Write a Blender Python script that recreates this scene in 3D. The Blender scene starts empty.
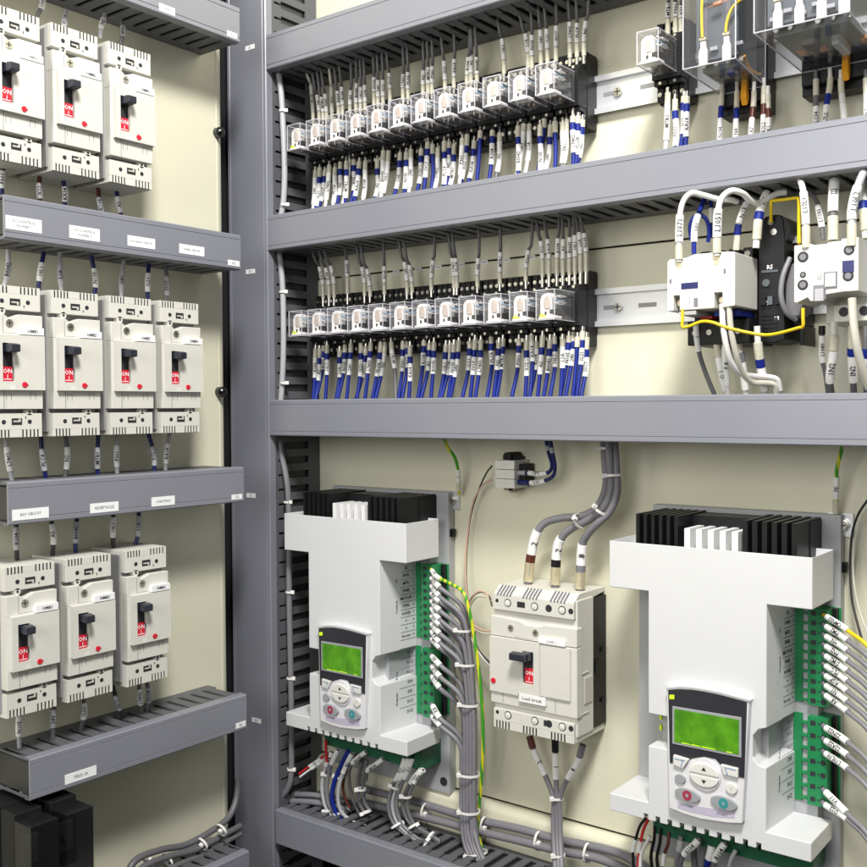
import bpy, bmesh, math, random
from mathutils import Vector, Matrix
random.seed(7)
MM = 0.001
sc = bpy.context.scene
COL = sc.collection
# ---------------------------------------------------------------- camera model
F_PX, DP, LX = 1018.7, 857.0, -839.0           # focal (px of 867), camera to back panel, side panel plane
YAW, PIT, ROL = math.radians(37.359), math.radians(1.496), math.radians(.305)
def cam_axes():
    cy, sy = math.cos(YAW), math.sin(YAW); cp, sp = math.cos(PIT), math.sin(PIT)
    f = Vector((-sy*cp, cy*cp, -sp)); r = Vector((cy, sy, 0)); d = f.cross(r)
    c, s = math.cos(ROL), math.sin(ROL)
    return r*c + d*s, d*c - r*s, f
AR, AD, AF = cam_axes()
CAM = Vector((0, -DP, 0))
def ray(px, py): return AR*(px-433.5) + AD*(py-433.5) + AF*F_PX
def P(px, py, o=0):                              # point measured on a plane o mm in front of the back panel
    v = ray(px, py); return CAM + v*((-o+DP)/v.y)
def proj(p):
    q = Vector(p)-CAM; z = q.dot(AF); return 433.5+F_PX*q.dot(AR)/z, 433.5+F_PX*q.dot(AD)/z
def Q(px, py, o=0):                              # same for the side panel
    v = ray(px, py); return CAM + v*((LX+o)/v.x)
# ---------------------------------------------------------------- materials
MATS = {}
def mat(name, rgb, rough=.5, metal=0., noise=.06, nscale=60., bump=0., bscale=400., spec=.5, emis=None, es=0., stretch=None, coat=0.):
    m = bpy.data.materials.new(name); m.use_nodes = True; nt = m.node_tree; b = nt.nodes['Principled BSDF']
    b.inputs['Roughness'].default_value = rough; b.inputs['Metallic'].default_value = metal
    b.inputs['Specular IOR Level'].default_value = spec; b.inputs['Coat Weight'].default_value = coat
    tc = nt.nodes.new('ShaderNodeTexCoord'); mp = nt.nodes.new('ShaderNodeMapping')
    nt.links.new(tc.outputs['Object'], mp.inputs[0])
    if stretch: mp.inputs['Scale'].default_value = stretch
    nz = nt.nodes.new('ShaderNodeTexNoise'); nz.inputs['Scale'].default_value = nscale; nz.inputs['Detail'].default_value = 5
    nt.links.new(mp.outputs[0], nz.inputs['Vector'])
    mx = nt.nodes.new('ShaderNodeMix'); mx.data_type = 'RGBA'
    mx.inputs[6].default_value = (*[c*(1-noise) for c in rgb], 1); mx.inputs[7].default_value = (*[min(1, c*(1+noise)) for c in rgb], 1)
    nt.links.new(nz.outputs[0], mx.inputs[0]); nt.links.new(mx.outputs[2], b.inputs['Base Color'])
    mr = nt.nodes.new('ShaderNodeMapRange'); mr.inputs[3].default_value = max(0, rough-.08); mr.inputs[4].default_value = min(1, rough+.08)
    nt.links.new(nz.outputs[0], mr.inputs[0]); nt.links.new(mr.outputs[0], b.inputs['Roughness'])
    if bump:
        n2 = nt.nodes.new('ShaderNodeTexNoise'); n2.inputs['Scale'].default_value = bscale; n2.inputs['Detail'].default_value = 3
        nt.links.new(mp.outputs[0], n2.inputs['Vector'])
        bp = nt.nodes.new('ShaderNodeBump'); bp.inputs['Strength'].default_value = bump; bp.inputs['Distance'].default_value = .0004
        nt.links.new(n2.outputs[0], bp.inputs['Height']); nt.links.new(bp.outputs[0], b.inputs['Normal'])
    if emis: b.inputs['Emission Color'].default_value = (*emis, 1); b.inputs['Emission Strength'].default_value = es
    MATS[name] = m; return m
M = {}
M['panel'] = mat('cream painted steel', (.70, .68, .53), .30, 0, .06, 5, .3, 220)
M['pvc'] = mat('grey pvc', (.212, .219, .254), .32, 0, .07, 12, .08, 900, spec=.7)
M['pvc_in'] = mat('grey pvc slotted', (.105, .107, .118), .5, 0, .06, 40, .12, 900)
M['black_in'] = mat('cabinet shade black', (.012, .012, .014), .7)  # near-black colour stands in for the shade inside the cabinet
M['cream'] = mat('cream breaker plastic', (.64, .63, .575), .42, 0, .03, 60, .1, 1500)
M['creamd'] = mat('cream breaker housing', (.56, .545, .48), .5, 0, .04, 60, .1, 1500)
M['shadegrey'] = mat('shaded breaker housing', (.26, .26, .26), .5, 0, .05, 60, .1, 1500)  # cream housing sides in shade, painted grey; also used for slots and recesses
M['white'] = mat('white drive plastic', (.66, .665, .675), .40, 0, .02, 25, .35, 45)
M['offwhite'] = mat('off white plastic', (.72, .71, .67), .4, 0, .03, 60)
M['sleeve'] = mat('white marker sleeve', (.82, .82, .80), .4, 0, .05, 300)
M['sticker'] = mat('white sticker', (.85, .85, .85), .45, 0, .02, 100)
M['ink'] = mat('black ink', (.02, .02, .025), .6)
M['inkgrey'] = mat('grey ink', (.16, .16, .19), .6)
M['black'] = mat('black plastic', (.010, .010, .011), .42, 0, .15, 80, .1, 1500, spec=.25)
M['blackm'] = mat('black anodised metal', (.008, .008, .009), .42, .0, .2, 80, .1, 900, spec=.3)
M['navy'] = mat('dark toggle plastic', (.02, .022, .035), .32, 0, .1, 80)
M['red'] = mat('red plastic', (.62, .012, .035), .4, 0, .05, 80)
M['whiteink'] = mat('white ink', (.9, .85, .85), .5)
M['steel'] = mat('galvanised steel', (.74, .75, .77), .36, .55, .05, 20, stretch=(.3, 1, 6))
M['screw'] = mat('nickel screw', (.62, .60, .55), .25, 1, .1, 300)
M['screwdark'] = mat('dark chromed bolt', (.10, .10, .105), .22, 1, .1, 200)
M['brass'] = mat('brass terminal', (.74, .66, .46), .36, .6, .15, 300)
M['capclear'] = mat('yellowish ring terminal cap', (.60, .575, .46), .3, 0, .2, 300)
M['blue'] = mat('blue wire insulation', (.006, .019, .21), .5, 0, .12, 200, spec=.3)
M['blued'] = mat('dark blue insulation', (.010, .018, .11), .4, 0, .12, 200)
M['grey'] = mat('grey wire insulation', (.135, .132, .14), .42, 0, .12, 100)
M['greyl'] = mat('light grey cable', (.42, .42, .44), .45, 0, .08, 100)
M['greyc'] = mat('mid grey cable', (.19, .185, .205), .42, 0, .1, 100)
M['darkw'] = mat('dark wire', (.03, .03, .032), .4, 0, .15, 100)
M['creamw'] = mat('cream wire', (.58, .56, .48), .42, 0, .08, 100)
M['whitew'] = mat('white wire', (.72, .71, .69), .4, 0, .06, 100)
M['yellow'] = mat('yellow wire', (.72, .52, .01), .38, 0, .08, 100)
M['amber'] = mat('amber clip', (.75, .33, .01), .35, 0, .08, 100)
M['brown'] = mat('brown insulation', (.10, .022, .014), .4, 0, .12, 100)
M['redw'] = mat('red wire', (.55, .015, .02), .4, 0, .1, 100)
M['pink'] = mat('pinkish bare wire', (.62, .40, .30), .35, 0, .1, 100)
M['green'] = mat('green terminal plastic', (.012, .215, .07), .38, 0, .1, 120)
M['greend'] = mat('dark green terminal plastic', (.007, .085, .03), .45, 0, .1, 120)
M['pcb'] = mat('green circuit board', (.012, .10, .05), .4, 0, .35, 160)
M['tie'] = mat('white nylon', (.78, .77, .74), .4, 0, .04, 200)
M['lime'] = mat('lit yellow green lamp', (.6, .8, .02), .4, emis=(.35, .9, .02), es=.45)
M['limep'] = mat('yellow green paint dot', (.62, .78, .05), .45)
M['slate'] = mat('slate grey plastic', (.085, .10, .11), .4, 0, .2, 60)
M['keydark'] = mat('keypad charcoal', (.028, .028, .036), .34, 0, .08, 60)
M['keylight'] = mat('keypad light grey', (.70, .70, .72), .42, 0, .03, 60)
M['keygrey'] = mat('keypad grey button', (.32, .33, .35), .42, 0, .06, 60)
M['keyred'] = mat('stop symbol red', (.35, .03, .07), .5)
M['keyteal'] = mat('start symbol teal', (.03, .27, .29), .5)
M['keyblue'] = mat('soft key mark blue', (.06, .22, .45), .5)
M['lilac'] = mat('lilac print', (.50, .46, .58), .5)
M['heat'] = mat('white heat sink', (.78, .78, .78), .4)
M['drivebase'] = mat('light grey painted base', (.38, .39, .40), .42, 0, .05, 40)
M['olive'] = mat('olive grey plastic', (.26, .25, .20), .5)
M['relaywhite'] = mat('relay white frame', (.86, .84, .80), .4, 0, .03, 60)
M['brownyoke'] = mat('brown relay yoke', (.14, .10, .08), .45)
M['coil'] = mat('coil winding', (.55, .47, .41), .45, 0, .25, 400)
M['lblue'] = mat('pale blue lead', (.25, .42, .58), .4)
M['brownbk'] = mat('resistor body', (.55, .22, .10), .4)
# lcd: green back-lit screen with faint dark blotches of characters
def lcd_mat():
    m = bpy.data.materials.new('green lcd'); m.use_nodes = True; nt = m.node_tree; b = nt.nodes['Principled BSDF']
    tc = nt.nodes.new('ShaderNodeTexCoord'); nz = nt.nodes.new('ShaderNodeTexNoise'); nz.inputs['Scale'].default_value = 70; nz.inputs['Detail'].default_value = 3
    nt.links.new(tc.outputs['Object'], nz.inputs['Vector'])
    cr = nt.nodes.new('ShaderNodeValToRGB'); cr.color_ramp.elements[0].position = .35; cr.color_ramp.elements[0].color = (.04, .15, .008, 1)
    cr.color_ramp.elements[1].position = .68; cr.color_ramp.elements[1].color = (.085, .26, .012, 1)
    nt.links.new(nz.outputs[0], cr.inputs[0]); nt.links.new(cr.outputs[0], b.inputs['Base Color']); nt.links.new(cr.outputs[0], b.inputs['Emission Color'])
    b.inputs['Emission Strength'].default_value = .5; b.inputs['Roughness'].default_value = .22
    return m
M['lcd'] = lcd_mat()
def clear_mat(name, tint, white, rough):
    m = bpy.data.materials.new(name); m.use_nodes = True; nt = m.node_tree; nt.nodes.clear()
    out = nt.nodes.new('ShaderNodeOutputMaterial'); tr = nt.nodes.new('ShaderNodeBsdfTransparent'); tr.inputs[0].default_value = (*tint, 1)
    gl = nt.nodes.new('ShaderNodeBsdfGlossy'); gl.inputs['Roughness'].default_value = rough
    df = nt.nodes.new('ShaderNodeBsdfDiffuse'); df.inputs[0].default_value = (.8, .8, .85, 1)
    fr = nt.nodes.new('ShaderNodeFresnel'); ge = nt.nodes.new('ShaderNodeNewGeometry'); io = nt.nodes.new('ShaderNodeMapRange'); io.inputs[3].default_value = 1.5; io.inputs[4].default_value = 1/1.5
    nt.links.new(ge.outputs['Backfacing'], io.inputs[0]); nt.links.new(io.outputs[0], fr.inputs[0])
    m1 = nt.nodes.new('ShaderNodeMixShader'); m2 = nt.nodes.new('ShaderNodeMixShader'); m1.inputs[0].default_value = white
    nt.links.new(tr.outputs[0], m1.inputs[1]); nt.links.new(df.outputs[0], m1.inputs[2])
    mul = nt.nodes.new('ShaderNodeMath'); mul.operation = 'MULTIPLY'; mul.inputs[1].default_value = 1.15; mul.use_clamp = True
    nt.links.new(fr.outputs[0], mul.inputs[0]); nt.links.new(mul.outputs[0], m2.inputs[0])
    nt.links.new(m1.outputs[0], m2.inputs[1]); nt.links.new(gl.outputs[0], m2.inputs[2]); nt.links.new(m2.outputs[0], out.inputs[0])
    return m
M['clear'] = clear_mat('clear relay cover', (.975, .97, .985), .05, .08)
M['clear2'] = clear_mat('clear large relay cover', (.96, .955, .98), .035, .08)
M['smokeclear'] = clear_mat('smoked relay cover', (.22, .22, .24), .012, .2)
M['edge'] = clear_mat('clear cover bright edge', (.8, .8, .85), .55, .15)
def gy_mat():
    m = bpy.data.materials.new('green and yellow insulation'); m.use_nodes = True; nt = m.node_tree; b = nt.nodes['Principled BSDF']
    tc = nt.nodes.new('ShaderNodeTexCoord'); wv = nt.nodes.new('ShaderNodeTexWave'); wv.inputs['Scale'].default_value = 55; wv.bands_direction = 'X'; wv.inputs['Distortion'].default_value = .5
    nt.links.new(tc.outputs['Object'], wv.inputs['Vector'])
    cr = nt.nodes.new('ShaderNodeValToRGB'); cr.color_ramp.interpolation = 'CONSTANT'
    cr.color_ramp.elements[0].color = (.05, .30, .02, 1); cr.color_ramp.elements[1].position = .5; cr.color_ramp.elements[1].color = (.62, .60, .02, 1)
    nt.links.new(wv.outputs[0], cr.inputs[0]); nt.links.new(cr.outputs[0], b.inputs['Base Color']); b.inputs['Roughness'].default_value = .4
    return m
M['gy'] = gy_mat()
# ---------------------------------------------------------------- mesh builder (all in mm)
TEXT = {}
def glyphs(s):
    if s not in TEXT:
        cu = bpy.data.curves.new('t', 'FONT'); cu.body = s; cu.size = 1; cu.resolution_u = 1; cu.offset = .016; cu.align_x = 'CENTER'; cu.align_y = 'CENTER'
        ob = bpy.data.objects.new('t', cu); COL.objects.link(ob)
        me = ob.evaluated_get(bpy.context.evaluated_depsgraph_get()).to_mesh()
        vs = [tuple(v.co[:2]) for v in me.vertices]; fs = [tuple(p.vertices) for p in me.polygons]
        if vs:
            cx = (min(v[0] for v in vs)+max(v[0] for v in vs))/2; cz = (min(v[1] for v in vs)+max(v[1] for v in vs))/2
            vs = [(a-cx, b-cz) for a, b in vs]
        TEXT[s] = (vs, fs)
        bpy.data.objects.remove(ob); bpy.data.curves.remove(cu)
    return TEXT[s]
def spline(pts, n=6):
    pts = [Vector(p) for p in pts]
    if len(pts) < 3: return pts
    out = []; q = [pts[0]*2-pts[1]] + pts + [pts[-1]*2-pts[-2]]
    for i in range(1, len(q)-2):
        a, b, c, d = q[i-1:i+3]
        for k in range(n):
            t = k/n; out.append(.5*((2*b)+(c-a)*t+(2*a-5*b+4*c-d)*t*t+(3*b-a-3*c+d)*t**3))
    out.append(pts[-1]); return out
def arclen(pts):
    L = [0]
    for a, b in zip(pts, pts[1:]): L.append(L[-1]+(b-a).length)
    return L
def sub(pts, t0, t1):                            # piece of a path between arc-length fractions
    L = arclen(pts); T = L[-1]; s0, s1 = t0*T, t1*T
    def at(s):
        for i in range(len(L)-1):
            if s <= L[i+1] or i == len(L)-2:
                w = (s-L[i])/max(1e-6, L[i+1]-L[i]); return pts[i].lerp(pts[i+1], min(1, max(0, w)))
    return [at(s0)] + [p for p, l in zip(pts, L) if s0+.3 < l < s1-.3] + [at(s1)]
class MB:
    def __init__(s): s.v = []; s.f = []; s.m = []; s.s = []; s.cur = 0; s.T = None
    def add(s, vs, fs, smooth=False):
        n = len(s.v)
        s.v += [tuple(s.T @ Vector(v)) if s.T else tuple(v) for v in vs]
        for f in fs: s.f.append(tuple(i+n for i in f)); s.m.append(s.cur); s.s.append(smooth)
    def mt(s, i): s.cur = i; return s
    def box(s, x0, x1, z0, z1, o0, o1):          # o = outward (towards the viewer), stored as -y
        if x0 > x1: x0, x1 = x1, x0
        if z0 > z1: z0, z1 = z1, z0
        y0, y1 = -o1, -o0
        s.add([(x0,y0,z0),(x1,y0,z0),(x1,y1,z0),(x0,y1,z0),(x0,y0,z1),(x1,y0,z1),(x1,y1,z1),(x0,y1,z1)],
              [(0,3,2,1),(4,5,6,7),(0,1,5,4),(1,2,6,5),(2,3,7,6),(3,0,4,7)]); return s
    def prism(s, pts, o0, o1):                   # outline in x,z extruded in depth
        a = sum(p[0]*q[1]-q[0]*p[1] for p, q in zip(pts, pts[1:]+pts[:1]))
        if a < 0: pts = pts[::-1]
        n = len(pts); y0, y1 = -o1, -o0
        s.add([(x, y0, z) for x, z in pts]+[(x, y1, z) for x, z in pts],
              [tuple(range(n)), tuple(range(2*n-1, n-1, -1))]+[(i, i+n, (i+1) % n+n, (i+1) % n) for i in range(n)]); return s
    def prismx(s, pts, x0, x1):                  # outline in (o,z) extruded along x
        n = len(pts); a = sum(p[0]*q[1]-q[0]*p[1] for p, q in zip(pts, pts[1:]+pts[:1]))
        if a < 0: pts = pts[::-1]
        s.add([(x0, -o, z) for o, z in pts]+[(x1, -o, z) for o, z in pts],
              [tuple(range(n)), tuple(range(2*n-1, n-1, -1))]+[(i, i+n, (i+1) % n+n, (i+1) % n) for i in range(n)]); return s
    def cyl(s, x, z, o0, o1, r, n=14, r2=None):  # axis outwards
        r2 = r if r2 is None else r2; vs = []
        for k in range(n):
            a = 2*math.pi*k/n; vs.append((x+r*math.cos(a), -o0, z+r*math.sin(a)))
        for k in range(n):
            a = 2*math.pi*k/n; vs.append((x+r2*math.cos(a), -o1, z+r2*math.sin(a)))
        s.add(vs, [(k, (k+1) % n, (k+1) % n+n, k+n) for k in range(n)], True)
        s.add(vs[n:], [tuple(range(n))]); s.add(vs[:n], [tuple(range(n-1, -1, -1))]); return s
    def tube(s, pts, r, n=8, cap=True, rz=None):
        pts = [Vector(p) for p in pts]; up = None; vs = []
        for i, p in enumerate(pts):
            t = (pts[min(i+1, len(pts)-1)]-pts[max(i-1, 0)]).normalized()
            if up is None: up = t.orthogonal().normalized()
            up = (up-t*up.dot(t)).normalized(); b = t.cross(up)
            rr = r(i/(len(pts)-1)) if callable(r) else r
            for k in range(n):
                a = 2*math.pi*k/n; vs.append(p+(up*math.cos(a)+b*math.sin(a))*rr)
        m = len(pts)
        s.add(vs, [(i*n+k, i*n+(k+1) % n, (i+1)*n+(k+1) % n, (i+1)*n+k) for i in range(m-1) for k in range(n)], True)
        if cap: s.add(vs[:n], [tuple(range(n-1, -1, -1))]); s.add(vs[-n:], [tuple(range(n))])
        return s
    def text(s, txt, c, u, w, size):             # c centre, u reading direction, w up direction
        vs, fs = glyphs(txt); c, u, w = Vector(c), Vector(u).normalized(), Vector(w).normalized()
        s.add([c+u*(a*size)+w*(b*size) for a, b in vs], fs); return s
    def ftext(s, txt, x, z, o, size, rot=0):
        a = math.radians(rot); return s.text(txt, (x, -o, z), (math.cos(a), 0, math.sin(a)), (-math.sin(a), 0, math.cos(a)), size)
    def build(s, name, mats, parent=None, bevel=0, seg=2, loc=None, rz=0):
        me = bpy.data.meshes.new(name); me.from_pydata([tuple(c*MM for c in v) for v in s.v], [], s.f)
        if not isinstance(mats, (list, tuple)): mats = [mats]
        for m in mats: me.materials.append(M[m])
        me.polygons.foreach_set('material_index', s.m); me.polygons.foreach_set('use_smooth', s.s); me.update()
        ob = bpy.data.objects.new(name, me); COL.objects.link(ob)
        if parent: ob.parent = parent
        if loc is not None: ob.location = Vector(loc)*MM
        ob.rotation_euler.z = rz
        if bevel:
            b = ob.modifiers.new('bevel', 'BEVEL'); b.width = bevel*MM; b.segments = seg; b.limit_method = 'ANGLE'; b.angle_limit = math.radians(50); b.harden_normals = True
        return ob
def tag(o, label=None, cat=None, group=None, kind=None):
    for k, v in (('label', label), ('category', cat), ('group', group), ('kind', kind)):
        if v: o[k] = v
    return o
def thing(name, label, cat, loc, rz=0, group=None):
    o = bpy.data.objects.new(name, None); COL.objects.link(o); o.location = Vector(loc)*MM; o.rotation_euler.z = rz
    o.empty_display_size = .01
    return tag(o, label, cat, group)
def copy_tree(o, parent=None):
    c = o.copy(); COL.objects.link(c)
    if parent: c.parent = parent
    for ch in list(o.children): copy_tree(ch, c)
    return c
def place(proto, first, loc, rz, label):
    o = proto if first else copy_tree(proto)
    o.location = Vector(loc)*MM; o.rotation_euler.z = rz; o['label'] = label; return o
ORD = ['first', 'second', 'third', 'fourth', 'fifth', 'sixth', 'seventh', 'eighth', 'ninth', 'tenth', 'eleventh', 'twelfth', 'thirteenth', 'fourteenth', 'fifteenth']
HALF = math.pi/2
# ---------------------------------------------------------------- setting: painted panels and dark cabinet
tag(MB().box(-895, 320, -401, 147, -3, 0).build('back_panel', 'panel', bevel=1.2), kind='structure')
tag(MB().box(-895, 320, 148.6, 900, -5, -1.5).build('back_panel', 'panel', bevel=1), kind='structure')
low = MB()
low.prismx([(-3, -403), (1, -403)] + [(1+9*math.sin(math.radians(a)), -412+9*math.cos(math.radians(a))) for a in range(15, 91, 15)] + [(10, -450), (-3, -450)], -895, 320)
tag(low.build('back_panel', 'panel'), kind='structure')
sp = MB(); sp.box(-1100, -134, -800, 900, -3, 0)
side = sp.build('side_panel', 'panel', loc=(LX, 0, 0), rz=HALF); tag(side, kind='structure')
lip = MB(); pr = [(-134, 0)] + [(-134+14*math.sin(math.radians(a)), -14+14*math.cos(math.radians(a))) for a in range(10, 91, 10)] + [(-120, -22), (-123, -22), (-123, -14), (-134, -3)]
n = len(pr)
lip.add([(x, -o, -800) for x, o in pr]+[(x, -o, 900) for x, o in pr], [(i, (i+1) % n, (i+1) % n+n, i+n) for i in range(n)], True)
tag(lip.build('side_panel', 'panel', loc=(LX, 0, 0), rz=HALF), kind='structure')
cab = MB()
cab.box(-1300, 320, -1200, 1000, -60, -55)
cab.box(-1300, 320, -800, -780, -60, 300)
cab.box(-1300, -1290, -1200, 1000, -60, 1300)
cab.box(-920, -900, -800, 900, -20, 122)  # dark strip in place of the shaded gap beside the vertical duct
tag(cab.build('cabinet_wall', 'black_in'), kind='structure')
# ---------------------------------------------------------------- wiring ducts
def duct(label, L, H, D, loc, rz=0, vertical=False, pitch=15., phase=5., group='grey slotted wiring ducts', stickers=(), slotw=6.5):
    t = thing('wiring_duct', label, 'wiring duct', loc, rz, group)
    def mk():
        b = MB()
        if vertical: b.T = Matrix(((0, 0, -1, 0), (0, 1, 0, 0), (1, 0, 0, 0), (0, 0, 0, 1)))   # x->z, z->-x
        return b
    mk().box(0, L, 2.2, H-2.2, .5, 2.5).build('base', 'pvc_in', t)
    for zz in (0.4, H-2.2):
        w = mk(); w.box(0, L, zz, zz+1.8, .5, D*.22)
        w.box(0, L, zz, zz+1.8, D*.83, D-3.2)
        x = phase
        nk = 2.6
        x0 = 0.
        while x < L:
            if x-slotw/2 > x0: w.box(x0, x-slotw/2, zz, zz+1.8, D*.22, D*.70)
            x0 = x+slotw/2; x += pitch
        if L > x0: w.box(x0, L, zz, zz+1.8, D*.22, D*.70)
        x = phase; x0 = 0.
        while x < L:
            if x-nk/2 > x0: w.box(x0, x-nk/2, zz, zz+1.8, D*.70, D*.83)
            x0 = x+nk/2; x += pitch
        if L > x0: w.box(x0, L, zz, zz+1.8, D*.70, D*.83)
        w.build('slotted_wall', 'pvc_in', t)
    mk().box(1.5, L-1.5, 4, H-4, 2.6, D-5).build('slot_shade_fill', 'darkw', t)  # solid dark box added inside so the slots read black, not modelled wires
    e = .6
    prof = [(D, 1.0), (D, 4.6), (D-.5, 5.0), (D, 5.4), (D, H-5.4), (D-.5, H-5), (D, H-4.6), (D, H-1.0), (D-1, H), (D-9, H+e*.6), (D-9, H-.1), (D-2.4, H-.6), (D-2.4, .6), (D-9, .1), (D-9, -e*.6), (D-1, 0)]
    mk().prismx(prof, 0, L).build('cover', 'pvc', t)
    for (x, z, w, h, lines, sz) in stickers:
        s = mk().box(x, x+w, z, z+h, D, D+.35).build('sticker', 'sticker', t)
        tb = mk()
        for i, ln in enumerate(lines):
            tb.ftext(ln, x+w/2, z+h/2+(len(lines)-1)*sz*.6-i*sz*1.2, D+.45, sz)
        tb.build('lettering', 'inkgrey', s)
    return t
# vertical duct: local x along height
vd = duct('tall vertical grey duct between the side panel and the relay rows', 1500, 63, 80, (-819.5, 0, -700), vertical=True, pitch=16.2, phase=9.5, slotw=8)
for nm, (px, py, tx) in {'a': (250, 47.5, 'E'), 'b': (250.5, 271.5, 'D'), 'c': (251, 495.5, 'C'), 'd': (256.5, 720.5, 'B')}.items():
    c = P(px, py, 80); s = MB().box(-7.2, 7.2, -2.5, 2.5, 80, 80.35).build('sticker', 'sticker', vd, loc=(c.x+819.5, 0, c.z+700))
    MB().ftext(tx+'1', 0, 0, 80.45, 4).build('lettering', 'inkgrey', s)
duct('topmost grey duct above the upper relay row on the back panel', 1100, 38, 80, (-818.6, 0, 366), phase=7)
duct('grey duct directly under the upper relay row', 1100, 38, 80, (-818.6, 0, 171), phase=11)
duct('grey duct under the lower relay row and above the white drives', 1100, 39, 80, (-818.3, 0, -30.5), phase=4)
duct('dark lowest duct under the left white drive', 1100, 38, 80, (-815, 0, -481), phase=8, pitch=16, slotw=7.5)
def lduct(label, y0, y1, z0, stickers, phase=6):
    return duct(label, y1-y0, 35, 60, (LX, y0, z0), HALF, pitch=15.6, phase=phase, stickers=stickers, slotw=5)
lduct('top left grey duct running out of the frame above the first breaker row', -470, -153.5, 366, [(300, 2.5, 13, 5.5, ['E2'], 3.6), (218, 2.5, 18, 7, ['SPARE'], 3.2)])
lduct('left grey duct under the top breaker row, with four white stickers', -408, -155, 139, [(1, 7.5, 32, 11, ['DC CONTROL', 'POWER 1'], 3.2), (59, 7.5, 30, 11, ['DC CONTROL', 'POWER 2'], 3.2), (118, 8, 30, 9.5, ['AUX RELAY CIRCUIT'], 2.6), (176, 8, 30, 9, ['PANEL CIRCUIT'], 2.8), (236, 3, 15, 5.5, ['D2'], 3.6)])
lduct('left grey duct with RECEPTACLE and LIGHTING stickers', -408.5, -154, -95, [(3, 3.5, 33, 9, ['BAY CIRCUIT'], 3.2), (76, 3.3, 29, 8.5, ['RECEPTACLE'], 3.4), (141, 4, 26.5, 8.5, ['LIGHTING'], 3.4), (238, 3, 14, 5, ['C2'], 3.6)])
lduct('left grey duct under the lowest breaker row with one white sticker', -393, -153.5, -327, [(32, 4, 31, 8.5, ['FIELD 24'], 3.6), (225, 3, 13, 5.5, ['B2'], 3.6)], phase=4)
lduct('short grey duct end in the bottom left corner beside dark cables', -330, -152, -489, [], phase=3)
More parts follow.
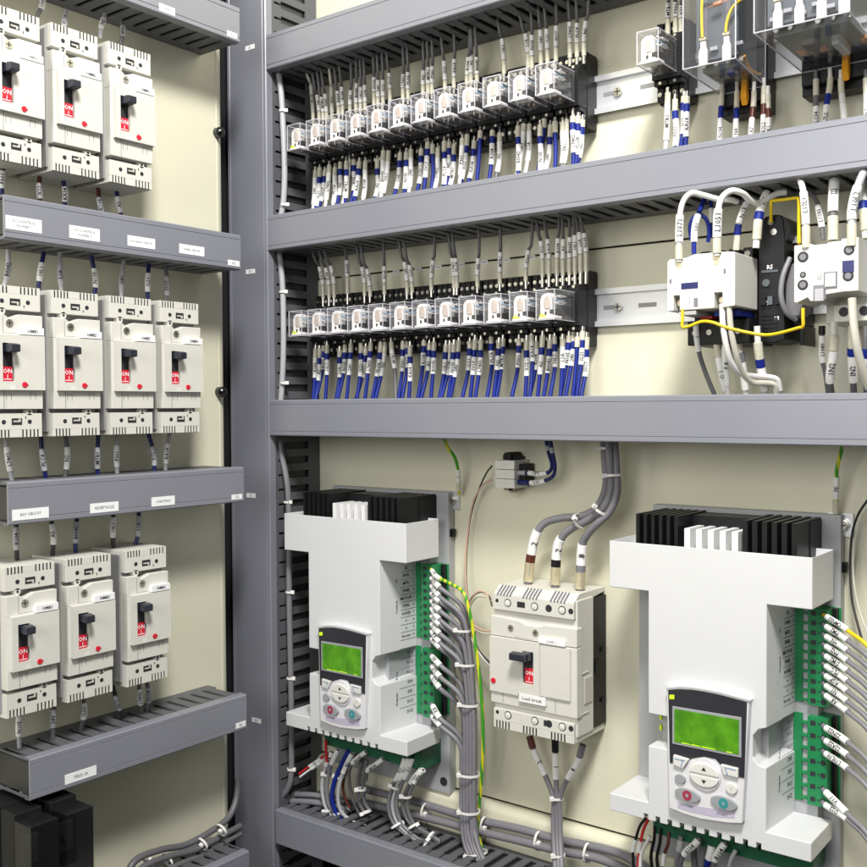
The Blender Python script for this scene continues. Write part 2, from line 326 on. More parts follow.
# ---------------------------------------------------------------- moulded case breakers on the side panel
def comb(b, x0, x1, z0, z1, o0, o1, slots, w=1.3):
    xs = [x0]
    for s in sorted(slots): xs += [s-w/2, s+w/2]
    xs.append(x1)
    for i in range(0, len(xs)-1, 2): b.box(xs[i], xs[i+1], z0, z1, o0, o1)
def on_plate(parent, x0, x1, z0, z1, o, sz):
    r = MB().box(x0, x1, z0, z1, o-1, o).build('on_indicator', 'red', parent)
    MB().ftext('ON', (x0+x1)/2, z1-(z1-z0)*.30, o+.12, sz).ftext('I', (x0+x1)/2, z0+(z1-z0)*.32, o+.12, sz*.8).box(x0+.8, x1-.8, z0+1.2, z0+1.8, o, o+.12).build('lettering', 'whiteink', r)
def two_pole():
    t = thing('circuit_breaker', '', 'circuit breaker', (0, 0, 0), 0, 'cream circuit breakers on the side panel')
    b = MB(); b.box(-24.5, 23, -59, 59, 1, 48); b.build('housing', 'shadegrey', t, bevel=.8)
    for sgn, nm in ((1, 'terminal_cover'), (-1, 'terminal_cover')):
        b = MB(); z = lambda a: a*sgn
        b.box(-22.8, 22.8, z(42.5), z(62.5), 3, 51.5)
        b.box(-22.8, 22.8, z(42.5), z(56), 51.6, 55)
        sl = [-19.5+i*3.1 for i in range(5)] + [5.5+i*3.4 for i in range(5)]
        comb(b, -22.8, 22.8, z(56), z(62.3), 51.6, 55, sl, 1.35)
        b.cyl(-11.5*sgn, z(41.3), 49, 55, 2.9)
        tc_ = b.build('terminal_cover', 'cream', t, bevel=.25, seg=1)
        MB().box(-22, 22, z(56.15), z(61.9), 51.52, 54.5).build('vent_shade_fill', 'ink', tc_)  # dark fill stands in for the shade inside the comb slots
        d = MB()
        d.cyl(-11.5, z(49.5), 54.9, 55.15, 1.9).cyl(11.5, z(49.5), 54.9, 55.15, 1.9).cyl(-11.5*sgn, z(41.3), 54.9, 55.15, 1.1)
        d.box(-4.6, 4.6, z(46.5), z(52), 54.9, 55.15); d.box(7.5, 8.3, z(45), z(47), 54.9, 55.15)
        h = d.build('screw_hole', 'ink', tc_)
        MB().box(-3.2, 3.2, z(48.4), z(49.6), 55.15, 55.4).box(1.5, 3.2, z(46.9), z(48.4), 55.15, 55.4).build('rating_bridge', 'creamd', tc_)
    b = MB()
    up = [(-23, 23), (-23, 40.5), (-12, 40.5), (-7, 37), (-3, 38.5), (2, 40.5), (23, 40.5), (23, 23)]
    b.prism([(x, z-1.5) for x, z in up], 46, 57.5); b.box(-23, 22.5, -39, 21.6, 46, 57.4)
    b.build('lid', 'cream', t, bevel=.5)
    # raised front panel built round the toggle slot
    b = MB(); ox, oz0, oz1 = (-15.2, -4.8), -16.2, 15
    b.box(-20.5, ox[0], -23.3, 21.8, 57.4, 61.5); b.box(ox[1], 22.4, -23.3, 21.8, 57.4, 61.5)
    b.box(ox[0], ox[1], oz1, 21.8, 57.4, 61.5); b.box(ox[0], ox[1], -23.3, oz0, 57.4, 61.5)
    b.build('front_panel', 'cream', t)
    s = MB().box(ox[0], ox[1], oz0, oz1, 57.5, 57.9).build('toggle_slot', 'ink', t)
    on_plate(t, ox[0]+.3, ox[1]-1.6, oz0+.2, -4.3, 60.4, 5.2)
    MB().prismx([(58, 7), (58, 14), (68, 13.6), (68, 7.8)], -13.4, -7).prismx([(65, 6.8), (65, 14.8), (72, 13.6), (72, 7.6)], -13.6, -5.4).build('toggle_lever', 'navy', t, bevel=.8)
    MB().cyl(3.6, -18.8, 61.4, 62.2, 2.3).box(3.0, 6.8, -19.3, -18.3, 61.5, 62).build('test_button', 'red', t)
    sc_ = MB().cyl(-6.8, 31.5, 57, 58.2, 3.3, 18).build('lid_screw', 'screw', t)
    MB().box(-9, -4.6, 31.1, 31.9, 58.2, 58.35).box(-7.2, -6.4, 29.3, 33.7, 58.2, 58.35).build('screw_slot', 'ink', sc_)
    lab = MB().box(1.0, 21.5, 22.4, 28.4, 57.6, 62).build('name_label', 'sticker', t)
    MB().box(-9.5, -4.5, -22.6, -19.4, 61.5, 61.55).build('moulded_mark', 'offwhite', t)
    ln = MB()
    for x, z, w, h in ((-10.5, -32, 4.5, 5.5), (11, -31, 4.5, 5.5)):
        ln.box(x, x+w, z+h-.3, z+h, 57.4, 57.55).box(x, x+.35, z, z+h, 57.4, 57.55).box(x+w, x+w+.35, z, z+h, 57.4, 57.55)
    ln.box(-12.5, -12.1, -38.5, -24, 57.4, 57.55).box(-12.5, -12.1, 23, 37, 57.4, 57.55).box(-12.1, 1, 23.2, 23.5, 57.4, 57.55)
    ln.build('panel_seam', 'inkgrey', t)
    return t
def yz(px, py, o): q = Q(px, py, o); return q.y, q.z
rows = []
for tl, nm in (((( -8, 4), (50.7, 23), (108, 39)), 'top'), (((-11, 284), (51.2, 289), (108.9, 295.5), (159.9, 300)), 'middle'), (((-2, 566), (65.4, 558.5), (125.2, 552.5)), 'bottom')):
    rows.append((nm, [yz(x, y, 55) for x, y in tl]))
proto = two_pole(); first = True
pos_names = {3: ['leftmost', 'middle', 'rightmost'], 4: ['leftmost', 'second from left', 'third from left', 'rightmost']}
tags_ = {'top': ['10MB1', '10MB2', '10MB3'], 'middle': ['10ME1', '10ME2', '10ME3', '10ME4'], 'bottom': ['10MA1', '10MA2', '10MA3']}
BR = {}
for nm, ps in rows:
    n = len(ps)
    zt = sum(p[1] for p in ps[1:])/(n-1)
    pitch = 55.5
    y_last = ps[-1][0]
    for i, (y, z) in enumerate(ps):
        yy = ps[i][0] if i else ps[1][0]-56
        loc = (LX, yy+22.8, zt-62.5)
        o = place(proto, first, loc, HALF, '%s cream two-pole breaker in the %s row on the side panel' % (pos_names[n][i], nm)); first = False
        BR[(nm, i)] = loc
        lab = [c for c in o.children if c.name.startswith('name_label')][0]
        MB().ftext(tags_[nm][i], 11.2, 25.3, 62.12, 3.6).build('lettering', 'inkgrey', lab)
# ---------------------------------------------------------------- central three-pole breaker
t = thing('circuit_breaker', 'large three-pole breaker with side toggle between the two white drives', 'circuit breaker', (-495, 0, -237))
MB().box(-45, 45, -62, 62, 26.1, 56).build('housing', 'cream', t, bevel=.8)
MB().box(-44.6, 44.8, -61, 60, 1, 26).build('rear_housing', 'black', t, bevel=.6)
for sgn in (1, -1):
    z = lambda a: a*sgn
    b = MB(); lo = 45.5 if sgn > 0 else 48.5
    b.box(-43.5, 43.5, z(lo), z(60), 2 if sgn < 0 else 24, 60)
    if sgn > 0:                                   # sloping roof with three round openings
        b.prismx([(2, 63), (2, 67.5), (50, 67.5), (60, 60.1), (26.2, 60.1)], -43.5, 43.5)
    else:
        comb(b, -43.5, 43.5, z(60), z(67), 56, 60, [-40+i*3.4 for i in range(5)]+[-10+i*3.4 for i in range(5)]+[20+i*3.4 for i in range(5)], 1.5)
        b.box(-43.5, 43.5, z(60), z(67), 2, 55.8)
    c = b.build('terminal_cover', 'cream', t, bevel=.5)
    if sgn < 0: MB().box(-42, 42, z(60.1), z(66.6), 55.82, 59.4).build('vent_shade_fill', 'ink', c)  # dark fill in place of shade between the comb teeth
    d = MB(); zc = z(53)
    for x in (-27, 2.5, 31.5):
        d.cyl(x, zc, 59.8, 60.2, 3.9, 16)
    d.cyl(17.5*1, zc, 59.8, 60.2, 3.4, 16); d.box(-16.5 if sgn > 0 else 12, -8 if sgn > 0 else 20, zc-2.6, zc+2.6, 59.8, 60.25); d.cyl(-39, zc+1, 59.8, 60.2, 1.8); d.cyl(40.5, zc, 59.8, 60.2, 2.6)
    d.build('screw_hole', 'ink', c)
    for x in (-27, 2.5, 31.5): MB().cyl(x, zc, 60.2, 60.7, 3.0, 16).cyl(x, zc, 60.7, 61.2, 1.4, 8).build('terminal_screw', 'offwhite', c)
    if sgn > 0:
        g = MB()
        for x0 in (-39, -10.5, 19):
            for i in range(5): g.prismx([(50.6, 67.3), (57.8, 62.0), (59.9, 60.4), (59.9, 59), (60.15, 59), (60.15, 60.6), (58, 62.6), (50.8, 67.8)], x0+i*3.5, x0+i*3.5+1.5)
        g.build('vent_slot', 'inkgrey', c)
b = MB()
b.prism([(-46.5, 20.6), (-46.5, 39.5), (-14, 37.5), (-8, 34.5), (7, 34.5), (13, 37.0), (46.5, 37.5), (46.5, 20.6)], 50, 60)
b.box(-46.5, 46.5, -43.5, 20, 50, 59.8); b.build('lid', 'cream', t, bevel=.7)
b = MB(); b.box(-46.2, -14.5, -32, 19.5, 60, 62); b.box(9.5, 40.5, -28, 19, 60, 62)
b.box(-14.3, -9.0, -29.5, 20, 60, 62.6); b.box(2.4, 9.2, -29.5, 20, 60, 62.6); b.box(-9, 2.4, 11, 20, 60, 62.6); b.box(-9, 2.4, -29.5, -19, 60, 62.6)
b.build('front_panel', 'cream', t)
MB().box(-9, 2.4, -19, 11, 60, 60.4).build('toggle_slot', 'ink', t)
on_plate(t, -7, 2.2, -18.8, -4.6, 62, 5.4)
MB().prismx([(60, 3), (60, 11), (70, 10.6), (70, 3.4)], -8, 1.2).prismx([(68, 3), (68, 11), (75, 10), (75, 3.8)], -16.5, 0).build('toggle_lever', 'navy', t, bevel=.8)
MB().cyl(-42, -22, 61.9, 62.8, 2.6).box(-45, -42, -22.6, -21.4, 62, 62.6).build('test_button', 'red', t)
for x, zz in ((-23.5, 30), (3.5, 29)):
    s_ = MB().cyl(x, zz, 59.5, 60.8, 3.1, 18).build('lid_screw', 'screw', t)
    MB().box(x-2.1, x+2.1, zz-.35, zz+.35, 60.8, 60.95).box(x-.35, x+.35, zz-2.1, zz+2.1, 60.8, 60.95).build('screw_slot', 'ink', s_)
lab = MB().box(8, 36, 20.8, 25.6, 60.2, 63).build('name_label', 'sticker', t); MB().ftext('LOAD 1', 22, 23.2, 63.1, 3).build('lettering', 'inkgrey', lab)
lab = MB().box(-13, 15.5, -36.6, -29.2, 60, 63).build('name_label', 'sticker', t); MB().ftext('Load circuit', 1, -32.9, 63.1, 4.4).build('lettering', 'ink', lab)
ln = MB().box(-33, -32.6, -42, -32, 59.8, 59.95).box(24, 24.4, -42, -30, 59.8, 59.95).box(-20, 0, 22.0, 22.3, 60, 60.1)
# side mouldings on the right
ln.build('panel_seam', 'inkgrey', t)
sd = MB(); sd.box(45, 45.8, -6, -4.8, 36, 52).box(45, 45.8, 6, 30, 53, 54).box(45, 46.0, -34, -10, 30, 44).box(45, 45.8, -43, -41.8, 36, 52)
sd.build('side_moulding', 'creamd', t, bevel=.3)
sd = MB().box(44.9, 46.4, -40, -36, 5, 12).box(44.9, 46.4, 8, 12, 5, 12).box(44.9, 46.2, -10, 2, 14, 24); sd.build('rear_catch', 'black', t, bevel=.5)
# ---------------------------------------------------------------- wires and cables
CAMDIR = (-AF).normalized()
def wire(name, label, cat, pts, r, m, pieces=(), group=None, parent=None, n=8, res=6):
    """one wire: a tube with short sleeves, caps and ferrules as parts.  pieces: (part, t0, t1, material, extra radius, text)"""
    path = spline(pts, res)
    o = MB().tube(path, r, n).build(name, m, parent)
    if label: tag(o, label, cat, group)
    for pc in pieces:
        nm, t0, t1, mm, dr = pc[:5]; sp_ = sub(path, t0, t1)
        s = MB().tube(sp_, r+dr, 10).build(nm, mm, o)
        if len(pc) > 5 and pc[5]:
            a = sub(path, t0, t1); c = a[0].lerp(a[-1], .5); u = (a[-1]-a[0]).normalized()
            ln = (a[-1]-a[0]).length
            k = min(a, key=lambda q: (q-c).length); 
            cd = (CAM-c).normalized(); nn = (cd-u*cd.dot(u)).normalized(); w = nn.cross(u)
            if u.z > 0: u, w = u, w
            else: u, w = -u, -w
            gw = max(q[0] for q in glyphs(pc[5])[0])*2 or 1
            sz = min((r+dr)*1.75, ln*.8/gw)
            bow = max(0, max(((q-c)-u*(q-c).dot(u)).dot(nn) for q in a))
            MB().text(pc[5], c+nn*(r+dr+.12+bow), u, w, sz).build('lettering', 'ink', s)
    return o
def tie(label, c, u, rad, o_flat=1., w=2.2, head=(1, 0), group='white cable ties'):
    """nylon tie: flat ring round a bundle at c with axis u"""
    u = Vector(u).normalized(); a = (AR - u*AR.dot(u)).normalized(); b = u.cross(a).normalized()
    t = MB(); n = 20; vs = []
    for k in range(n):
        an = 2*math.pi*k/n; q = a*math.cos(an)*rad + b*math.sin(an)*rad*o_flat
        nr = q.normalized()
        for du, dn in ((-w/2, 0), (w/2, 0), (w/2, .9), (-w/2, .9)): vs.append(c+q+u*du+nr*dn)
    t.add(vs, [(k*4+j, k*4+(j+1) % 4, ((k+1) % n)*4+(j+1) % 4, ((k+1) % n)*4+j) for k in range(n) for j in range(4)])
    ob = t.build('cable_tie', 'tie'); tag(ob, label, 'cable tie', group)
    hc = c - a*head[0]*rad + CAMDIR*rad*o_flat*.6
    h = MB(); h.T = Matrix.Translation(hc) @ Matrix((( a.x, -b.x, u.x, 0), (a.y, -b.y, u.y, 0), (a.z, -b.z, u.z, 0), (0, 0, 0, 1)))
    h.box(-2.2, 2.2, -1.9, 1.9, -1.6, 1.6); h.build('tie_head', 'tie', ob, bevel=.4)
    return ob
# ---------------------------------------------------------------- small relays
def relay():
    t = thing('relay', '', 'relay', (0, 0, 0), 0, 'clear plug-in relays on black sockets')
    b = MB()
    b.box(-13.6, 13.6, -34, 35, 2, 20); b.box(-13.2, 13.2, -17, 17, 20.1, 37)
    for i in range(4):
        x = -13.2+i*6.75
        b.box(x, x+5.9, 21, 34, 20.1, 27); b.box(x, x+5.9, -33, -21, 20.1, 26)
    for i in range(2):
        x = -13+i*13.4
        b.box(x, x+12.4, 17, 21.2, 20.1, 33); b.box(x, x+12.4, -21.2, -17, 20.1, 33)
    b.build('socket', 'black', t, bevel=.4, seg=1)
    for i in range(4):
        x = -10.3+i*6.75
        for z, o in ((27, 27), (-27, 26)):
            MB().cyl(x, z, o, o+1.1, 1.9, 10).cyl(x, z, o+1.1, o+1.5, 1.0, 6).build('terminal_screw', 'screw', t)
    for i in range(2):
        for z in (-19.2, 19.2):
            MB().cyl(-7+i*13.4, z, 33, 34, 1.5, 8).build('terminal_screw', 'screw', t)
    x0, x1, z0, z1, o0, o1 = -9.5, 9.5, -13.3, 13.3, 37.2, 73
    c = MB(); c.box(x0, x1, z0, z1, o0, o1); cv = c.build('cover', 'clear', t)
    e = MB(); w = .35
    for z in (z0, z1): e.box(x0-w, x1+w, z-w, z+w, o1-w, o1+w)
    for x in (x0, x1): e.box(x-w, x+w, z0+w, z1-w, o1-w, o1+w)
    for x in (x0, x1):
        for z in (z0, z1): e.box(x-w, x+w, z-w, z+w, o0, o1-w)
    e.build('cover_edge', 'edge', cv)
    MB().prism([(-8.6, -12.4), (-8.6, 6), (-7.2, 9.0), (-4, 10.6), (1, 10.6), (3.2, 8), (3.6, -7), (5, -9), (8.6, -9.8), (8.6, -12.4)], 58, 68).box(-8.8, 8.8, -12.6, -10.8, 61, 71).build('frame', 'relaywhite', t, bevel=.8)
    MB().prism([(-4, -4), (-5, 2), (-4.4, 6), (-2, 8), (0, 8), (2, 6), (2.6, 0), (2.2, -4)], 60, 69.0).build('coil', 'coil', t, bevel=1.6)
    MB().box(-3.6, -1.6, -8.6, -5.5, 66, 68.6).box(1.4, 8.4, -8.0, -4, 45, 68.4).box(5.5, 8.6, -4, 11, 40, 54).build('contact_block', 'black', t, bevel=.3, seg=1)
    MB().box(-6, 6, -12, -9, 42, 58).build('yoke', 'brownyoke', t, bevel=.5)
    MB().box(3.9, 8.9, -8, 10.5, 39, 52).build('contact_tower', 'black', t, bevel=.4, seg=1)
    for k, zz in enumerate((7.6, 4.4, 1.2)):
        MB().tube(spline([(4.8, -66, zz+1.4), (7.4, -66, zz), (8.2, -60, zz-.6), (7.8, -48, zz+1.0)], 4), .65, 6).build('lead_wire', ['offwhite', 'lblue', 'offwhite'][k], t)
    MB().box(6.0, 8.9, 7.5, 9, 42, 62).box(6, 8.9, 2, 3.2, 42, 64).build('contact_spring', 'steel', t)
    return t
rp = relay(); first = True; lampy = []
xs = [-472.5-28.4*i for i in range(12)]
for nm, z in (('upper', 290), ('lower', 90.5)):
    for i, x in enumerate(reversed(xs)):
        o = place(rp, first, (x, 0, z), 0, '%s clear relay from the left in the %s row of twelve' % (ORD[i], nm)); first = False
        if (nm == 'lower' and i in (0, 10, 11)) or (nm == 'upper' and i == 0): lampy.append(o)
q = P(647.5, 60, 73)
place(rp, False, (q.x, 0, 297), 0, 'single clear relay standing apart right of the upper relay row')
for o in lampy: MB().prism([(-7.5, -12.6), (-8, -9), (-6.5, -7), (-4, -8.5), (-1.5, -9.5), (-1, -12.6)], 69, 70).build('lamp', 'limep', o)
# ---------------------------------------------------------------- rails
def rail(label, x0, x1, zc, gaps):
    t = thing('din_rail', label, 'mounting rail', (0, 0, zc), 0, 'steel mounting rails')
    b = MB()
    prof = [(5.4, -17.5), (6.4, -17.5), (6.4, -12.4), (2, -12.2), (2, 12.2), (6.4, 12.4), (6.4, 17.5), (5.4, 17.5), (5.4, 13.4), (1, 13.2), (1, -13.2), (5.4, -13.4)]
    b.prismx(prof, x0, x1); b.build('rail', 'steel', t)
    for gx in gaps:
        MB().box(gx[0], gx[1], -2.0, 2.0, 2.02, 2.15).build('slot', 'shadegrey', t)
        if gx[2]:
            s = MB().cyl(gx[2], 0, 2, 4.6, 4.3, 18).build('screw', 'screw', t)
            MB().box(gx[2]-3, gx[2]+3, -.5, .5, 4.6, 4.75).box(gx[2]-.5, gx[2]+.5, -3, 3, 4.6, 4.75).build('screw_slot', 'ink', s)
g = P(617, 89, 5).x; g2 = P(645, 88, 5).x; h_ = P(600, 92, 5).x
rail('steel rail carrying the upper relay row and the large relays', -815, 300, 288.5, [(h_+2, g-5, g), (g2-6, g2+12, None)])
rail('steel rail carrying the lower relay row and the contactors', -815, 300, 91.5, [(h_+2, g-5, g), (g2-8, g2+10, None)])
# ---------------------------------------------------------------- relay wiring
CODES = ['L7402', 'K104', '1L21', 'X12', 'N105', 'MTR1', '10L1', 'PLC4', 'A2', 'SV17', 'KA14', '24V', 'P301', 'L1A', 'N2', 'B0042']
codei = [0]
def code():
    codei[0] += 1; return CODES[(codei[0]*7) % len(CODES)]
UT = [(313,86,112,307,'c'),(319,95,111,313,'g'),(323,97,112,318,'g'),(326.5,94,112,322,'g'),(332,88,113,330,'c'),(338.5,91,106,335,'g'),(342.5,87,105,340,'g'),
 (350,90,105,352,'g'),(356,83,103,357,'g'),(360.5,87,103,361,'g'),(365,85,102,364.5,'g'),(374,77,92,374,'g'),(378,80,97,378,'g'),(383,80,96,383,'g'),(390,73,89,387,'g'),
 (403,74,88,404,'g'),(408,72,89,408,'g'),(423,70,85,424,'g'),(428,67,84,428,'g'),(432,66,83,433,'g'),(445,61,80,442,'g'),(454,59,77,455,'g'),(467,57,75,471,'g'),(471,54,73,472,'g'),(477,57,74,476,'g'),
 (504,39,60,498,'g'),(528,34,53,520,'g'),(532,35,56,532,'g'),(541,30,51,539,'g'),(547.5,29,49,545,'g'),(556,26,47,557,'g'),(570,22,43,569,'g'),(577,23,43,577,'g'),(584,21,42,590,'g'),
 (668,3,18,669,'g'),(675.5,2,17,675,'g'),(681,5,18,682,'g')]
LT = [(323,267,285,312,'g'),(329,268,285,319,'g'),(334,266,284,324,'g'),(347.5,260,277,345,'g'),(364.5,267,283,357,'g'),(370,269,286,361,'g'),(384.5,266,283,384,'g'),
 (407,262,281,399,'g'),(412,265,282,404,'g'),(431.5,260,278,436,'g'),(454,258,276,449,'g'),(457,258,276,453,'g'),(477.5,258,275,480,'g'),(500,252,272,501,'g'),(526,250,268,534,'g'),
 (542.5,241,259,537,'g'),(549,239,259,545,'g'),(557,238,258,560,'g'),(563,239,259,563,'g'),(569.5,237,258,570,'g'),(575,235,257,574,'g'),(580.5,232,254,576,'g'),(586,233,252,580,'g')]
def topwires(S, zt, zd, rown):
    for i, (xa, ya, yb, xb, kind) in enumerate(S):
        oa = 29
        end = P(xa, yb, oa); e = Vector((end.x, -oa, zt))
        s1 = P(xa, yb, oa); s0 = P((xa*2+xb)/3, ya, oa+1)
        d = P(xb, ya-10, 38); st = Vector((d.x, -40, zd+6)); mid = P((xa+xb*2)/3, ya-6, 36)
        if mid.z > zd-2: mid.z = zd-2
        pts = [st, mid, s0, s1, e]
        path = spline(pts, 6); L = arclen(path); T = L[-1]
        def fr(pt): return min(range(len(path)), key=lambda k: (path[k]-pt).length)
        a = L[fr(s0)]/T; b = L[fr(s1)]/T
        cl = {'c': 'creamw', 'g': 'grey'}[kind]
        cap = min(.97, b+ (1-b)*.62)
        pc = [('marker_sleeve', a, b, 'sleeve' if kind == 'g' else 'creamw', .75, code()), ('ring_terminal', b+.01, cap, 'capclear', .65, None), ('terminal_lug', cap, .995, 'screw', .15, None)]
        side_ = 'left' if xa < 440 else 'right'
        wire('wire', '%s marked %s wire from the left, dropping onto the top of the %s relay row' % (ordn(i), {'c': 'cream', 'g': 'grey'}[kind], rown) if xa < 600 else '%s grey wire with white marker on the lone relay right of the %s row' % (ORD[i-34], rown), 'wire', pts, 1.6, cl, pc, 'marked wires above the %s relays' % rown, res=5)
def ordn(i):
    return ['first','second','third','fourth','fifth','sixth','seventh','eighth','ninth','tenth','eleventh','twelfth','thirteenth','fourteenth','fifteenth','sixteenth','seventeenth','eighteenth','nineteenth','twentieth'][i] if i < 20 else \
      ('twenty-' if i < 29 else 'thirty-' if i < 39 else 'forty-' if i < 49 else 'fifty-') + ['first','second','third','fourth','fifth','sixth','seventh','eighth','ninth'][(i-20) % 10] if (i-20) % 10 != 9 else ['thirtieth', 'fortieth', 'fiftieth'][(i-29)//10]
topwires(UT, 290+21, 366, 'upper'); topwires(LT, 90.5+21, 171, 'lower')
# bottom wires: (px, kind) b = blue banded with white sleeve, w = plain white sleeve, u = bare blue wire
UB = [(316,'w'),(320.5,'b'),(325.5,'b'),(330,'w'),(335.5,'w'),(341,'b'),(347,'b'),(350,'w'),(354.5,'b'),(360,'b'),(366,'w'),(378,'b'),(384,'w'),(389.5,'w'),(401,'b'),(407,'b'),(411.5,'w'),
 (422,'b'),(428.5,'b'),(433,'u'),(438.5,'w'),(445,'b'),(449.5,'b'),(454.5,'b'),(463,'w'),(468,'b'),(475,'b'),(481,'u'),(493,'b'),(500.5,'w'),(518.5,'b'),(524.5,'w'),(530,'w'),(540.5,'b'),(545,'u'),(551,'b'),(555.5,'u'),(563,'w'),(567,'w'),(573,'b'),(578.5,'b'),(583,'b'),
 (668,'w'),(675,'b'),(684,'b'),(687,'b')]
LB = [(316,'w'),(320,'b'),(324,'b'),(327.5,'b'),(340,'b'),(345.5,'b'),(351.5,'b'),(361.5,'b'),(366.5,'b'),(371.5,'b'),(381.5,'b'),(385.5,'w'),(391.5,'x'),(403.5,'b'),(407,'b'),(410.5,'b'),(424.5,'b'),(430,'b'),(434.5,'b'),
 (446.5,'b'),(450,'w'),(454.5,'b'),(459.5,'b'),(470.5,'b'),(475.5,'b'),(481.5,'b'),(491.5,'b'),(499.5,'b'),(503.5,'b'),(519.5,'b'),(527,'b'),(532,'w'),(536.5,'w'),(543,'b'),(550.5,'b'),(555,'b'),(563,'w'),(569.5,'b'),(573.5,'b'),(578,'u'),(583,'b'),(587,'b')]
def botwires(S, zt, zd, rown):
    rnd = random.Random(3 if rown == 'upper' else 5)
    for i, (x, kind) in enumerate(S):
        alone = x > 600
        zj = rnd.uniform(-3, 3); z0 = zt-17.5+zj*.2; ot = 33 - (i % 3)*3.5
        base = P(x, 200 if rown == 'upper' else 360, ot)
        X = base.x; lean = rnd.uniform(-2.2, 2.2) if kind != 'x' else 6
        lean *= 1.7; a = Vector((X, -ot, z0+ (rnd.choice((0, -6, -3)) ))); b = Vector((X+lean*.2, -ot-1.5, a.z-16)); c = Vector((X+lean*.7, -ot-3, a.z-34)); d = Vector((X+lean*1.2, -41, zd-4))
        pts = [a, b, c, d]
        path = spline(pts, 6); T = arclen(path)[-1]
        f = lambda mm: min(.98, mm/T)
        s = 12+zj
        if kind == 'b': pc = [('terminal_lug', 0, f(4.5), 'screw', .1, None), ('ring_terminal', f(4.5), f(s+1), 'capclear', .7, None), ('blue_band', f(s+1), f(s+8), 'blue', .75, None), ('marker_sleeve', f(s+8), f(s+(32 if rown == 'upper' else 24)+zj), 'sleeve', .7, code())]; cl = 'blue'
        elif kind == 'u': pc = [('terminal_lug', 0, f(4), 'screw', .1, None), ('ring_terminal', f(4), f(s), 'capclear', .7, None)]; cl = 'blue'
        else: pc = [('terminal_lug', 0, f(4.5), 'screw', .1, None), ('ring_terminal', f(4.5), f(s+2), 'capclear', .7, None), ('marker_sleeve', f(s+2), f(s+(34 if rown == 'upper' else 24)+zj), 'sleeve', .7, code())]; cl = 'grey' if kind == 'x' or i % 4 == 1 else ('whitew' if rown == 'upper' else 'blue')
        ds = {'b': 'blue-banded white-sleeved', 'w': 'white-sleeved', 'u': 'bare blue', 'x': 'slanting grey white-sleeved'}[kind]
        lb = ('%s %s wire from the left, hanging under the %s relay row' % (ordn(i), ds, rown)) if not alone else '%s %s wire under the lone relay right of the %s row' % (ORD[i-42], ds, rown)
        wire('wire', lb, 'wire', pts, 1.95, cl, pc, 'wires hanging under the %s relays' % rown, res=5)
botwires(UB, 290, 209, 'upper'); botwires(LB, 90.5, 8.5, 'lower')
# label strip texts behind the lower relays
for i, px in enumerate((344, 396, 418, 438, 461, 484, 506, 531)):
    c = P(px, 277 - (px-344)*.105, .5)
    o = MB().box(-4.5, 4.5, -2, 2, 0, .4).build('name_label', 'sticker', loc=(c.x, 0, c.z)); tag(o, '%s small white relay name tag from the left on the panel behind the lower relays' % ORD[i], 'label', 'relay name tags')
    MB().ftext('10K%d' % (i+1), 0, 0, .5, 3).build('lettering', 'inkgrey', o)
